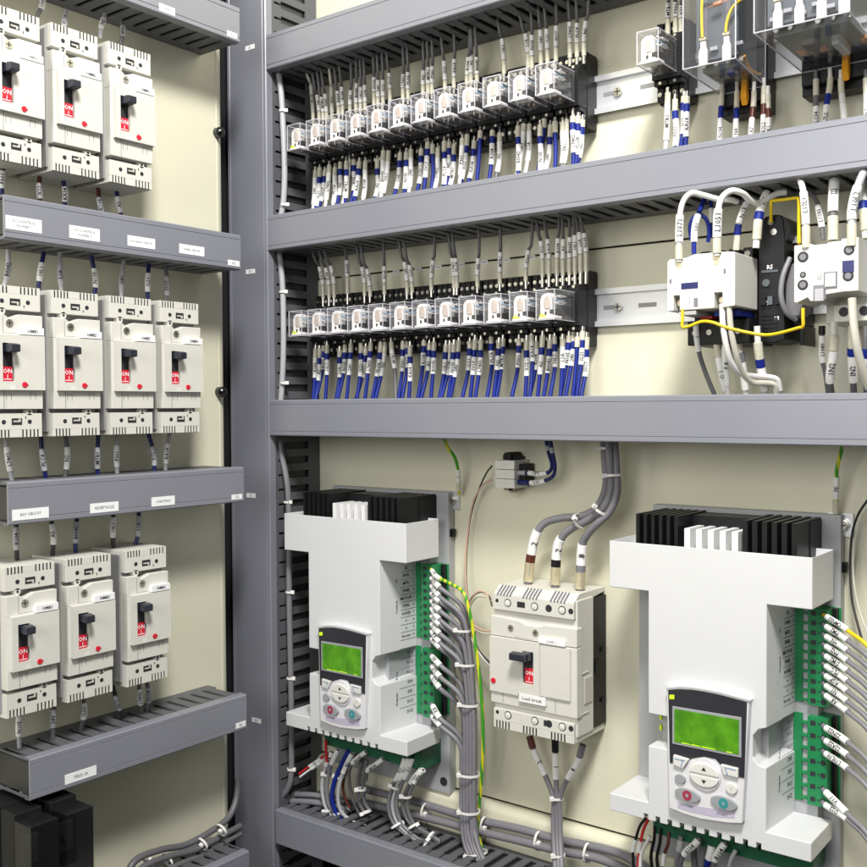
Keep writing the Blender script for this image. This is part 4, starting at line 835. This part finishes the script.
W('stout grey-white wire leaning right above the cream contactor', [(852, 246, 94), (852, 232, 94), (852, 212, 92), (856, 192, 86), (863, 174, 76), (868, 164, 60)], 3.0, 'greyl', [('ring_terminal', .0, .2, 'capclear', .5, None), ('marker_sleeve', .24, .58, 'sleeve', .5, 'L10L2')])
W('white wire with blue band at the right frame edge above the cream contactor', [(866, 238, 72), (865, 222, 72), (863, 206, 70), (861, 190, 60), (860, 176, 50)], 2.9, 'whitew', [('blue_band', .36, .46, 'blue', .8, None), ('ring_terminal', .1, .36, 'capclear', .7, None), ('marker_sleeve', .47, .9, 'sleeve', .6, None)])
W('slim wire with upright printed sleeve under the cream contactor', [(822, 326, 60), (822, 340, 60), (822, 358, 58), (825, 372, 52), (828, 394, 44)], 1.7, 'grey', [('ring_terminal', .0, .12, 'black', .8, None), ('marker_sleeve', .14, .5, 'sleeve', .6, 'L1080')])
W('white wire with clear cap under the middle of the cream contactor', [(834, 322, 64), (834, 338, 64), (833, 356, 60), (830, 378, 52), (832, 396, 42)], 2.6, 'grey', [('terminal_lug', 0, .16, 'cream', .5, None), ('ring_terminal', .16, .34, 'capclear', 1.0, None), ('marker_sleeve', .35, .78, 'sleeve', .9, '1N2')])
W('white wire with blue band under the right half of the cream contactor', [(852, 322, 64), (852, 338, 64), (852, 356, 60), (853, 376, 52), (854, 396, 42)], 2.5, 'grey', [('ring_terminal', .05, .32, 'capclear', .6, None), ('blue_band', .32, .42, 'blue', .9, None), ('marker_sleeve', .42, .78, 'sleeve', .8, 'IN2')])
W('stout plain white wire curving out of frame under the cream contactor', [(852, 298, 96), (853, 318, 96), (856, 342, 94), (861, 364, 88), (869, 388, 78)], 3.0, 'creamw')
W('white wire with blue band at the right frame edge under the cream contactor', [(866, 326, 64), (866, 342, 64), (866, 362, 60), (867, 394, 44)], 2.5, 'grey', [('blue_band', .3, .42, 'blue', .9, None), ('marker_sleeve', .42, .8, 'sleeve', .8, '1')])
# ---------------------------------------------------------------- earth wires
GE = 'green and yellow earth wires'
W('green and yellow wire from the duct to the left drive bolt', [(442, 430, 40), (447, 446, 36), (455, 458, 28), (458, 472, 20), (459, 494, 8)], 1.6, 'gy', [('marker_sleeve', .60, .80, 'sleeve', .9, 'I'), ('ring_terminal', .81, .93, 'capclear', .9, None)], GE, res=8)
W('green and yellow wire from the duct to the right drive bolt', [(846, 430, 40), (841, 452, 34), (837, 470, 26), (836, 492, 18), (836, 520, 8)], 1.6, 'gy', [('marker_sleeve', .52, .76, 'sleeve', .9, 'PE'), ('ring_terminal', .78, .92, 'capclear', .9, None)], GE, res=8)
# ---------------------------------------------------------------- three stout cables above and below the three-pole breaker
G3 = 'stout grey cables of the three-pole breaker'
pcs = lambda band, tx: [('marker_sleeve', .73, .85, 'sleeve', 1.0, tx), ('phase_band', .85, .89, band, 1.0, None), ('ring_terminal', .89, .985, 'brass', 1.2, None)]
W('stout grey cable bending to the left pole with brown band', [(603, 432, 40), (605, 460, 34), (606, 486, 30), (598, 506, 30), (583, 516, 30), (562, 518, 30), (545, 523, 31), (536, 535, 33), (531, 556, 34), (528, 584, 34)], 3.7, 'greyc', pcs('brown', '2'), G3)
W('stout grey cable bending to the middle pole with black band', [(608, 432, 46), (610, 462, 40), (611, 488, 36), (604, 507, 36), (590, 519, 34), (574, 527, 34), (563, 536, 34), (557, 550, 34), (555, 587, 34)], 3.7, 'greyc', pcs('black', '2'), G3)
W('stout grey cable bending to the right pole with grey band', [(613.5, 432, 40), (616, 464, 36), (617, 492, 34), (610, 511, 36), (599, 522, 38), (588, 534, 36), (582, 548, 34), (580, 591, 34)], 3.7, 'greyc', pcs('greyc', '8'), G3)
for i, (x, y, ux, uz, r) in enumerate(((608, 448, 0, 1, 9.0), (613, 475, -.05, 1, 8.2), (602, 510, .6, .8, 8.6), (579, 521, .9, .35, 7.6))):
    tie('%s white tie from the top on the stout grey cables above the three-pole breaker' % ORD[i], P(x, y, 36), (ux, 0, uz), r, .8)
G4 = 'grey cables below the three-pole breaker'
for (lb, p0, p1, p2, xx, band, tx) in (('left grey cable below the three-pole breaker with brown band', (529.5, 736), (535, 754), (545, 775), 553.5, 'brown', '2'), ('middle grey cable below the three-pole breaker with black band', (555, 740), (555.5, 756), (556, 775), 557, 'black', '1'), ('right grey cable below the three-pole breaker with grey band', (583, 745), (577, 764), (566, 782), 560, 'greyc', '8')):
    W(lb, [(*p0, 26), (*p1, 26), (*p2, 26), (xx, 798, 26), (xx, 815, 26), (xx+.5, 840, 30), (xx+2, 872, 44)], 2.6, 'greyc', [('phase_band', 0, .09, band, .9, None), ('marker_sleeve', .10, .30, 'sleeve', .8, tx)], G4)
tie('upper white tie where the three grey cables below the breaker meet', P(557, 798, 26), (0, 0, 1), 5.2, .8)
tie('lower white tie on the three grey cables at the bottom duct', P(558.5, 855, 36), (0, 0, 1), 5.6, .8)
# ---------------------------------------------------------------- small white terminal block with its wires
q = P(504.5, 474, 28); t = thing('terminal_block', 'small white three-way terminal block high between the drives', 'terminal block', (q.x, 0, q.z))
for i in range(3):
    MB().box(-11.3, 11.3, 4.6-i*9.2, 13.4-i*9.2, 2, 28).build('terminal_way', 'offwhite', t, bevel=.5)
    MB().ftext('1', 0, 9-i*9.2, 28.15, 2.6).build('lettering', 'inkgrey', t)
MB().cyl(0, 16.5, 4, 24, 4.6).box(-7, 7, 13.5, 17, 3, 20).build('end_clamp', 'black', t, bevel=.5); MB().box(-6, 6, -16.5, -14, 3, 20).cyl(2, -16, 8, 20, 2.6).build('end_clamp', 'olive', t)
MB().box(11.4, 18, -8, 10, 3, 20).build('end_stop', 'black', t, bevel=.6)
GT = 'wires of the small white terminal block'
W('blue wire with white sleeve entering the right of the small terminal block, upper', [(545, 432, 36), (548, 450, 30), (552, 464, 24), (549, 472, 22), (540, 474, 22), (528, 473, 20), (516, 473, 20)], 1.9, 'blued', [('band', .16, .22, 'greyl', .5, None), ('marker_sleeve', .55, .82, 'sleeve', .6, 'CPC'), ('ring_terminal', .86, .99, 'greyl', .6, None)], GT)
W('blue wire with white sleeve entering the right of the small terminal block, lower', [(549, 432, 36), (552, 450, 32), (555, 466, 27), (553, 476, 25), (544, 481, 24), (530, 483, 22), (516, 482, 20)], 1.9, 'blued', [('band', .16, .22, 'greyl', .5, None), ('marker_sleeve', .60, .80, 'sleeve', .6, 'L10'), ('blue_band', .82, .97, 'blued', .7, None)], GT)
W('thin black wire falling left from the small terminal block', [(492, 466, 18), (486, 474, 14), (478, 492, 10), (471, 515, 10), (467, 545, 10), (466, 575, 12), (468, 600, 14)], .9, 'darkw', (), GT)
W('thin pinkish wire falling left from the small terminal block', [(492, 480, 18), (484, 484, 14), (474, 500, 12), (468, 530, 12), (465.5, 560, 14), (466, 585, 16), (470, 612, 18), (476, 634, 20)], .9, 'pink', (), GT)
W('thin black wire hooped left of the three-pole breaker', [(492, 606, 38), (489, 596, 34), (482, 592, 30), (474, 595, 26), (469, 603, 22), (468, 614, 20), (470, 628, 18), (479, 650, 20), (491, 664, 24)], .9, 'darkw', (), GT)
W('thin pinkish wire hooped left of the three-pole breaker', [(492, 602, 36), (486, 593, 33), (478, 592, 30), (471, 600, 24), (469, 612, 22), (473, 624, 24), (482, 630, 28), (491, 631, 32)], .9, 'pink', (), GT)
W('thin cream wire hooped left of the three-pole breaker', [(492, 634, 34), (482, 633, 28), (474, 627, 24), (470, 616, 24), (471, 605, 26), (477, 597, 30), (486, 597, 34)], .9, 'creamw', (), GT)
W('thin white wire slanting down to the left of the three-pole breaker', [(470, 636, 18), (476, 648, 20), (484, 659, 22), (492, 668, 24)], .9, 'whitew', (), GT)
W('thin dark wire curving down beside the right drive', [(869, 498, 20), (858, 515, 16), (852, 535, 12), (850, 565, 10), (851, 590, 12), (854, 610, 14), (862, 640, 20)], 1.0, 'darkw', (), GT)
W('thin cream wire curving down beside the right drive', [(870, 504, 22), (861, 518, 18), (855, 540, 14), (853, 565, 12), (855, 590, 14), (860, 612, 16), (870, 640, 20)], .9, 'creamw', (), GT)
# ---------------------------------------------------------------- control wire bundle of the left drive
GB = 'grey control wires of the left drive'
rnd = random.Random(11)
def hole_z(block, i):
    z1, z0, n = ((-162, -240, 10), (-249, -320.5, 7))[block]; return z1-(z1-z0)/n*(i+.5)
starts = [(0, i) for i in range(10)] + [(1, i) for i in (0, 1, 2, 5, 6)]
for j, (bk, i) in enumerate(starts):
    x0 = -797.6+164; z = hole_z(bk, i); a = Vector((x0, -33, z)); s1 = a+Vector((5, -3.5, -1.5)); s2 = a+Vector((19, -9, -7-(i % 3)*1.6))
    cx = 461.5+(14-j)/14*14.5; od = 27+(j % 3)*4.6
    if j == 0: cx = 479; od = 33
    py = proj(s2)[1]; up = max(0, 700-py)*.10
    pts = [a, s1, s2, P(cx-2-up*1.0, py+18, od+2), P(cx-max(0, 700-py-44)*.10, py+44, od)]
    y = py+80
    while y < 830: pts.append(P(cx-max(0, 700-y)*.10, y, od)); y += 48
    pts += [P(cx+2, 838, od+2), P(cx+8, 856, od+5), P(cx+19, 878, od+9)]
    if j == 0: pts = [a, s1, a+Vector((15, -8, -6)), P(461, 590, 40), P(468, 606, 42), P(474, 636, 42), P(478.5, 668, 42), P(482, 705, 40), P(483, 745, 36), P(481, 785, 30), P(478, 830, 22), P(486, 858, 24), P(497, 878, 26)]
    dark = ['black', 'brown', 'blued', 'black', 'black'][j % 5]
    path = spline(pts, 6); T = arclen(path)[-1]
    m_ = 'gy' if j == 0 else 'greyc'
    pc = [('core_end', 0, 5/T, dark if j else 'gy', -.2, None), ('marker_sleeve', 5/T, 22/T, 'sleeve', .75, ['A1', 'N7', 'L12', 'K8', '104'][j % 5])]
    nm = ('green and yellow wire from the top terminal of the left drive down the bundle' if j == 0 else '%s grey control wire from the top at the %s green terminal of the left drive' % (ordn(j if bk == 0 else j-10), ['upper', 'lower'][bk]))
    wire('wire', nm, 'wire', pts, 2.35 if j else 1.8, m_, pc, GB, n=8)
for i, (y, x, r) in enumerate(((630, 463, 8), (664, 466, 9), (704, 469, 10), (774, 469, 10.5), (811, 469, 10.5), (853, 476, 11))):
    tie('%s white tie from the top on the grey bundle beside the left drive' % ORD[i], P(x, y, 36), (.05 if i < 5 else -.2, 0, 1), r, .75)
# right drive: wires leaving to the right
GR = 'control wires of the right drive'
for j, (bk, i) in enumerate(((0, 0), (0, 1), (0, 2), (0, 3), (0, 4), (0, 5), (0, 6), (0, 7), (0, 8), (1, 0), (1, 1), (1, 2), (1, 5), (1, 6))):
    z = hole_z(bk, i); a = Vector((-405.8+164, -33, z)); sl = .22 if bk == 0 else .12
    if i in (5, 6) and bk: sl = .3 if i == 5 else .05
    s1 = a+Vector((3.5, -3, -1)); s2 = a+Vector((24, -17, -24*sl-2)); e1 = s2+Vector((22, -10, -16)); e2 = e1+Vector((18, 0, -60))
    pts = [a, s1, s2, e1, e2]; path = spline(pts, 6); T = arclen(path)[-1]
    nm = 'yellow wire with printed sleeve at the top terminal of the right drive' if j == 0 else '%s grey wire from the top at the %s green terminal of the right drive' % (ordn(j if bk == 0 else j-9), ['upper', 'lower'][bk])
    wire('wire', nm, 'wire', pts, 1.7 if j == 0 else 2.0, 'yellow' if j == 0 else 'greyc', [('core_end', 0, 4.5/T, ['grey', 'black', 'black', 'brown', 'brown'][j % 5], -.3, None), ('marker_sleeve', 4.5/T, 29/T, 'sleeve', .8, ['CMN22', 'PM2', '+N', 'PN2', 'DM2', 'PLC', 'AGP', 'N1', 'A8', '22N22', '22A22', 'L10L10', 'V11', 'D22'][j])], GR)
# ---------------------------------------------------------------- wires under the drives
GU = 'wires curving down under the left drive'
def grp(label, pts, r, m, pc=()): return W(label, pts, r, m, pc, GU)
sl = lambda tx='': [('marker_sleeve', .0, .2, 'sleeve', .8, tx)]
grp('red wire pulled out to the left under the left drive', [(324, 756, 46), (316, 762, 50), (307, 768, 52), (299, 774, 54)], 1.3, 'redw', [('marker_sleeve', .12, .55, 'sleeve', .7, 'L4')])
grp('white wire pulled out to the left under the left drive', [(324, 759, 48), (317, 765, 52), (308, 771, 54), (300, 777, 56)], 1.3, 'whitew', [('marker_sleeve', .05, .5, 'sleeve', .7, 'L5')])
grp('dark red wire standing up into the tray of the left drive', [(326, 740, 50), (326, 750, 50), (327, 762, 50)], 1.6, 'redw')
grp('outer pale grey wire of the leftmost pair under the left drive', [(332, 752, 44), (326, 766, 48), (322, 784, 50), (324, 802, 50), (329, 812, 48), (338, 822, 44)], 2.1, 'greyl', sl('A4'))
grp('inner grey wire of the leftmost pair under the left drive', [(338, 750, 44), (331, 766, 48), (327, 784, 50), (328, 802, 50), (334, 812, 48), (342, 824, 44)], 2.1, 'greyc', sl())
grp('dark blue wire sweeping down under the left drive', [(349, 750, 44), (342, 764, 48), (335, 780, 52), (332, 798, 52), (336, 812, 50), (345, 822, 46), (358, 829, 42), (372, 832, 38)], 2.6, 'blue', [('core', 0, .02, 'blue', 0, None)])
grp('pale grey wire running alongside the dark blue wire', [(352, 754, 44), (346, 766, 48), (340, 782, 52), (338, 798, 52), (341, 811, 50), (350, 820, 46), (364, 827, 42), (378, 832, 38)], 2.1, 'greyl', sl('B2'))
grp('brownish wire behind the dark blue wire under the left drive', [(358, 752, 38), (348, 768, 40), (343, 784, 42), (345, 798, 42), (350, 808, 40)], 1.5, 'brown')
grp('grey wire with slanting white sleeve under the left drive centre', [(366, 752, 48), (359, 757, 50), (352, 764, 50), (349, 776, 46), (352, 796, 40), (360, 815, 36)], 1.8, 'grey', [('marker_sleeve', .0, .26, 'sleeve', .9, 'N104')])
grp('dark grey paired wire under the left drive, left one', [(362, 758, 40), (360, 770, 42), (358, 788, 42), (360, 804, 40), (366, 814, 38)], 2.2, 'grey')
grp('dark grey paired wire under the left drive, right one', [(367, 760, 40), (365, 772, 42), (363, 788, 42), (365, 803, 40), (371, 812, 38)], 2.2, 'grey')
grp('grey wire with slanting white sleeve right of the dark pair', [(383, 759, 50), (375, 765, 52), (368, 770, 50), (366, 780, 46)], 1.8, 'grey', [('marker_sleeve', .0, .68, 'sleeve', .9, 'B104')])
for i, (lb, dx) in enumerate((('outer', 0), ('middle', 4), ('inner', 8))):
    grp('%s grey wire of the bundle curving left under the drive corner' % lb, [(405+dx, 758, 44), (401+dx*.9, 770, 46), (394+dx, 784, 48), (388.5+dx, 804, 48), (393+dx, 822, 46), (408+dx*.8, 836, 44), (427+dx*.5, 846, 44), (436, 852-dx*.4, 42)], 1.9, ['greyc', 'greyl', 'greyc'][i], sl('D1'))
for i, (lb, dx) in enumerate((('outer', 0), ('inner', 4.5))):
    grp('%s grey wire of the right-hand bundle under the drive corner' % lb, [(421+dx*.5, 770, 46), (413+dx*.6, 779, 46), (405+dx, 794, 46), (403+dx, 808, 46), (411+dx*.7, 824, 44), (430, 836-dx*.3, 42), (440, 843-dx*.4, 40)], 2.0, 'grey', sl('V10'))
for i, (x, y, ux, uz, r) in enumerate(((327, 774, .2, 1, 4.6), (339, 776, .3, 1, 5.4), (328, 810, -.2, 1, 4.6), (338, 813, -.3, 1, 5.0), (361, 789, 0, 1, 4.8), (366, 812, -.4, 1, 4.6), (361, 828, -.9, .5, 4.2), (396, 786, .3, 1, 6.4), (397, 825, -.6, .8, 6.2), (427, 845, -.8, .4, 5), (406, 796, .1, 1, 5), (413, 826, -.6, .8, 5), (431, 836, -.8, .4, 4.4))):
    tie('%s white tie from the left under the left drive' % ORD[i], P(x, y, 47), (ux, 0, uz), r, .8, head=(-1 if i in (3, 6, 8, 11) else 1, 0))
GV = 'wires hanging under the right drive'
for lb, pts, r, m, pc in (
 ('leftmost black wire under the right drive', [(646, 818, 46), (640, 826, 48), (636, 838, 50), (633, 850, 52), (634, 874, 52)], 1.3, 'black', [('marker_sleeve', .42, .62, 'sleeve', .8, None)]),
 ('red wire under the left corner of the right drive', [(649, 818, 48), (644, 828, 50), (641, 840, 52), (639, 852, 52), (638, 874, 52)], 1.4, 'redw', [('marker_sleeve', .42, .62, 'sleeve', .8, None)]),
 ('white wire bending right under the left corner of the right drive', [(650, 836, 52), (645, 846, 54), (641, 856, 54), (640, 874, 54)], 1.6, 'whitew', []),
 ('first black paired wire under the right drive', [(655, 826, 44), (654, 840, 46), (651, 856, 46), (653, 874, 46)], 1.5, 'black', []),
 ('second black paired wire under the right drive', [(661, 828, 44), (660, 842, 46), (657, 858, 46), (659, 874, 46)], 1.5, 'black', []),
 ('brown wire under the right drive', [(669, 832, 44), (668, 844, 46), (664, 856, 46), (663, 874, 46)], 1.5, 'brown', [('marker_sleeve', .5, .8, 'sleeve', .5, None)]),
 ('grey wire with slanting printed sleeve under the middle of the right drive', [(700, 838, 54), (694, 845, 56), (686, 852, 56), (681, 862, 54), (680, 876, 50)], 2.0, 'grey', [('marker_sleeve', .05, .48, 'sleeve', 1.0, '0104')]),
 ('pale grey wire left of the slanting sleeve under the right drive', [(681, 836, 46), (680, 848, 48), (677, 860, 48), (676, 876, 48)], 2.3, 'greyc', [('marker_sleeve', .1, .35, 'greyl', .8, None)]),
 ('dark blue wire low under the right drive', [(712, 846, 48), (710, 856, 50), (707, 866, 50), (707, 878, 50)], 3.0, 'blue', [('marker_sleeve', .0, .4, 'sleeve', .5, None)]),
 ('grey wire with steep printed sleeve under the right drive', [(726, 842, 54), (720, 850, 56), (715, 860, 56), (713, 878, 54)], 2.0, 'grey', [('marker_sleeve', .05, .55, 'sleeve', 1.0, 'B104')]),
 ('light grey wire under the right part of the drive tray', [(736, 850, 50), (731, 860, 52), (727, 876, 52)], 1.8, 'greyl', []),
 ('dark grey wire deep behind the printed sleeves', [(693, 842, 36), (694, 856, 36), (696, 876, 36)], 3.0, 'grey', []),
 ('grey wire deep under the right drive beside the blue one', [(703, 842, 38), (702, 858, 38), (700, 876, 38)], 2.6, 'greyc', [])):
    W(lb, pts, r, m, pc, GV)
# ---------------------------------------------------------------- cable along the vertical duct, big cables low down
GC = 'light grey cable beside the vertical duct'
for lb, ys in (('upper light grey cable beside the vertical duct', [(277, 62), (281, 92), (283, 125), (284.5, 165), (283.5, 200), (279, 226)]), ('middle light grey cable beside the vertical duct', [(277, 242), (281, 268), (283, 300), (283.5, 340), (282.5, 375), (280, 412)]), ('lower grey cable beside the vertical duct', [(276, 424), (282, 456), (287.5, 488), (289, 530), (289, 590), (290, 640), (291, 690), (291.5, 740), (291, 775), (288, 788), (281, 798)])):
    W(lb, [(x, y, 62) for x, y in ys], 3.3, 'greyl' if 'lower' not in lb else 'greyc', (), GC, 'cable', 'cable')
for i, (x, y) in enumerate(((283, 111), (284.5, 205), (283, 292), (284, 383), (287.5, 502), (289.5, 592), (290.5, 678), (291, 769))):
    tie('%s white tie from the top on the cable beside the vertical duct' % ORD[i], P(x, y, 62), (0, 0, 1), 3.5, 1, head=(-1, 0))
GH = 'stout grey cables lying behind the lowest duct'
W('upper short stout cable entering the lowest duct from the left', [(272, 793, 46), (290, 794, 44), (312, 795, 40), (326, 797, 34), (345, 802, 26)], 3.4, 'greyc', (), GH, 'cable', 'cable')
W('lower short stout cable entering the lowest duct from the left', [(270, 800, 52), (290, 801, 50), (312, 802, 46), (330, 805, 40), (350, 810, 30)], 3.4, 'greyc', (), GH, 'cable', 'cable')
W('upper stout grey cable running right behind the lowest duct', [(360, 788, 14), (420, 803, 14), (470, 818, 14), (520, 829, 14), (560, 840, 14), (600, 848, 14), (625, 856, 16), (650, 872, 22)], 4.2, 'greyc', (), GH, 'cable', 'cable')
W('lower stout grey cable running right behind the lowest duct', [(360, 802, 20), (420, 816, 20), (470, 829, 20), (520, 841, 20), (560, 851, 20), (600, 859, 20), (640, 876, 22)], 4.2, 'greyc', (), GH, 'cable', 'cable')
for i, (x, y) in enumerate(((425, 812), (484, 826), (538, 841), (587, 853))):
    tie('%s white tie from the left on the stout cables behind the lowest duct' % ORD[i], P(x, y, 17), (1, 0, -.1), 6.2, 1.45, head=(0, 0))
# ---------------------------------------------------------------- things on the side panel
def V(label, pts, r, m, pieces=(), group='wires on the side panel', name='wire', cat='wire'):
    return wire(name, label, cat, [Q(*p) for p in pts], r, m, pieces, group)
GL = 'marked wires between ducts and breakers'
LW = [
 ((42, -6), (37, 16), 'grey', 'topmost wire at the left breaker of the top row'), ((66, 10), (64.5, 36), 'greyl', 'grey-white wire above the middle breaker of the top row'), ((105, 14), (100, 38), 'greyl', 'slanting marked wire right of the middle top breaker'), ((121, 20), (120, 44), 'grey', 'short marked wire above the rightmost top breaker'),
 ((4, 160), (2, 200), 'blued', 'dark blue wire under the leftmost top breaker'), ((39.5, 174), (41, 208), 'brown', 'brown marked wire under the middle top breaker'), ((62, 176), (63, 212), 'blued', 'dark blue marked wire under the middle top breaker'), ((98, 188), (104, 220), 'brown', 'brown marked wire under the rightmost top breaker'), ((116, 186), (123, 222), 'blued', 'dark blue marked wire under the rightmost top breaker'),
 ((8, 250), (2, 292), 'greyl', 'pale wire above the leftmost middle breaker'), ((44, 252), (38, 296), 'blued', 'slanting blue-ended wire above the leftmost middle breaker'), ((60, 252), (62, 300), 'greyl', 'pale marked wire above the second middle breaker'), ((91, 256), (94, 302), 'blued', 'blue-ended marked wire above the second middle breaker'), ((124, 258), (121, 306), 'greyl', 'pale marked wire above the third middle breaker'), ((149, 262), (148, 306), 'blued', 'blue-ended marked wire above the third middle breaker'), ((165, 264), (164, 310), 'grey', 'grey marked wire above the rightmost middle breaker'),
 ((5, 428), (13, 486), 'greyl', 'pale marked wire under the leftmost middle breaker'), ((40.5, 432), (47, 484), 'blued', 'dark wire bending right under the leftmost middle breaker'), ((65, 430), (64, 484), 'grey', 'grey marked wire under the second middle breaker'), ((98.5, 432), (98, 482), 'blued', 'thick dark blue marked wire under the second middle breaker'), ((117.5, 430), (117.5, 480), 'greyl', 'pale slim wire under the third middle breaker'), ((148, 432), (154, 478), 'blued', 'dark blue slanting wire under the third middle breaker'), ((170, 430), (165, 476), 'greyl', 'pale wire under the rightmost middle breaker'),
 ((16.5, 512), (17.5, 566), 'darkw', 'marked dark wire above the leftmost bottom breaker'), ((49, 510), (52, 560), 'darkw', 'marked dark wire above the middle bottom breaker, left'), ((78, 508), (75.5, 558), 'blued', 'marked blue-ended wire above the middle bottom breaker, right'), ((114, 504), (113.5, 552), 'darkw', 'marked dark wire above the rightmost bottom breaker, left'), ((138, 502), (134, 552), 'blued', 'marked blue-ended wire above the rightmost bottom breaker, right'),
 ((20, 700), (19.5, 748), 'greyl', 'pale wire under the leftmost bottom breaker'), ((55, 695), (53, 738), 'grey', 'marked grey wire under the middle bottom breaker, left'), ((82, 690), (81, 730), 'grey', 'marked grey wire under the middle bottom breaker, right'), ((112, 682), (123, 718), 'darkw', 'dark marked wire leaning right under the rightmost bottom breaker'), ((139, 676), (142, 714), 'grey', 'first twin grey wire under the rightmost bottom breaker'), ((145, 676), (147, 712), 'grey', 'second twin grey wire under the rightmost bottom breaker'),
 ((22, 790), (22, 826), 'greyl', 'marked wire above the left smoked relay'), ((60, 782), (61, 815), 'greyl', 'marked wire above the right smoked relay')]
for i, (a, b, m_, lb) in enumerate(LW):
    mx = (a[0]+b[0])/2 + (3 if i % 3 == 0 else -1); my = (a[1]+b[1])/2
    top = i in (0, 1, 2, 3) or 9 <= i <= 15 or 23 <= i <= 27 or i >= 34
    pc = [('marker_sleeve', *((.28, .68) if top else (.32, .72)), 'greyl' if i % 2 else 'sleeve', .7, code())]
    V(lb, [(*a, 24), (mx, my, 27), (*b, 24)], 2.0, m_, pc, GL)
def smoked(px, py, label):
    c = Q(px, py, 66)
    t = thing('relay', label, 'relay', (LX, c.y, c.z), HALF, 'smoked relays in the bottom left corner')
    MB().box(-1, 26, -70, 0, 2, 40).box(0, 25, -60, -1, 40.1, 62).build('socket', 'black', t, bevel=1)
    MB().box(4, 19, -45, -20, 62, 66).cyl(11, -30, 66, 70, 5).build('coil', 'grey', t, bevel=1)
    MB().box(0, 25, -62, -6, 62.1, 86).build('cover', 'smokeclear', t)
smoked(17, 815, 'smoked relay at the far bottom left corner'); smoked(53, 803, 'smoked relay right of its twin under the FIELD duct')
for i, (x, y) in enumerate(((217, 133), (219, 392))):
    c = Q(x, y, 0); t = MB()
    t.tube([(c.x+0, c.y, c.z), (c.x+5.5, c.y, c.z)], 5.6, 20); t.tube([(c.x+5.5, c.y, c.z), (c.x+8, c.y, c.z), (c.x+9.2, c.y, c.z)], lambda s: 5.4-3.4*s*s, 20)
    o = t.build('panel_bolt', 'screwdark'); tag(o, ['upper', 'lower'][i]+' dark domed bolt at the right edge of the side panel', 'bolt', 'bolts in the side panel')
GS = 'stout dark cables at the foot of the side panel'
V('upper dark cable rising to the right at the foot of the side panel', [(124, 880, 30), (136, 860, 28), (160, 850, 24), (185, 845, 20), (210, 832, 18), (228, 818, 14), (236, 800, 10), (238, 780, 6)], 3.4, 'grey', (), GS, 'cable', 'cable')
V('middle dark cable rising to the right at the foot of the side panel', [(128, 884, 34), (145, 866, 32), (170, 856, 28), (195, 850, 24), (222, 836, 18), (240, 826, 14)], 3.4, 'grey', (), GS, 'cable', 'cable')
V('lower dark cable rising to the right at the foot of the side panel', [(150, 888, 34), (165, 872, 32), (185, 862, 28), (205, 855, 24), (226, 842, 18), (240, 834, 14)], 3.0, 'grey', (), GS, 'cable', 'cable')
for i, (x, y, dx) in enumerate(((148, 857, 0), (167, 856, 0), (202, 840, 0), (221, 826, 0))):
    tie('%s white tie from the left on the dark side panel foot cables' % ORD[i], Q(x, y+4, 24), (0, .9, .3), 7, .8, head=(0, 0))
# ---------------------------------------------------------------- light
WORLD = .20
LIGHTS = [('key_light', (.0, -.76, .98), (-.5, 0, 0), .26, 28, (1, .98, .94)),
          ('fill_light', (-.3, -1.7, .35), (-.4, 0, .05), .8, 13, (1, .985, .96))]

w = bpy.data.worlds.new('World'); sc.world = w; w.use_nodes = True
nt = w.node_tree; bg = nt.nodes['Background']; bg.inputs[1].default_value = WORLD
tc = nt.nodes.new('ShaderNodeTexCoord'); sx_ = nt.nodes.new('ShaderNodeSeparateXYZ'); cr = nt.nodes.new('ShaderNodeValToRGB'); mr = nt.nodes.new('ShaderNodeMapRange')
mr.inputs[1].default_value = -1; mr.inputs[2].default_value = 1
cr.color_ramp.elements[0].position = .40; cr.color_ramp.elements[0].color = (.12, .118, .11, 1); cr.color_ramp.elements[1].position = .62; cr.color_ramp.elements[1].color = (.92, .96, 1, 1)
nt.links.new(tc.outputs['Generated'], sx_.inputs[0]); nt.links.new(sx_.outputs[2], mr.inputs[0]); nt.links.new(mr.outputs[0], cr.inputs[0]); nt.links.new(cr.outputs[0], bg.inputs[0])
def area(name, loc, tgt, size, power, color, sy=None):
    l = bpy.data.lights.new(name, 'AREA'); l.energy = power; l.size = size; l.color = color
    if sy: l.shape = 'RECTANGLE'; l.size_y = sy
    o = bpy.data.objects.new(name, l); COL.objects.link(o); o.location = loc
    o.rotation_euler = (Vector(tgt)-Vector(loc)).to_track_quat('-Z', 'Y').to_euler(); return o
for a in LIGHTS: area(*a)
cam = bpy.data.cameras.new('Camera'); co = bpy.data.objects.new('Camera', cam); COL.objects.link(co)
cam.sensor_width = 36; cam.lens = 36*F_PX/867; cam.clip_start = .01; cam.clip_end = 50
co.matrix_world = Matrix(((AR.x, -AD.x, -AF.x, CAM.x*MM), (AR.y, -AD.y, -AF.y, CAM.y*MM), (AR.z, -AD.z, -AF.z, CAM.z*MM), (0, 0, 0, 1)))
sc.camera = co
sc.view_settings.view_transform = 'Standard'; sc.view_settings.look = 'None'; sc.view_settings.exposure = 0; sc.view_settings.gamma = 1
sc.cycles.transparent_max_bounces = 24; sc.cycles.max_bounces = 6
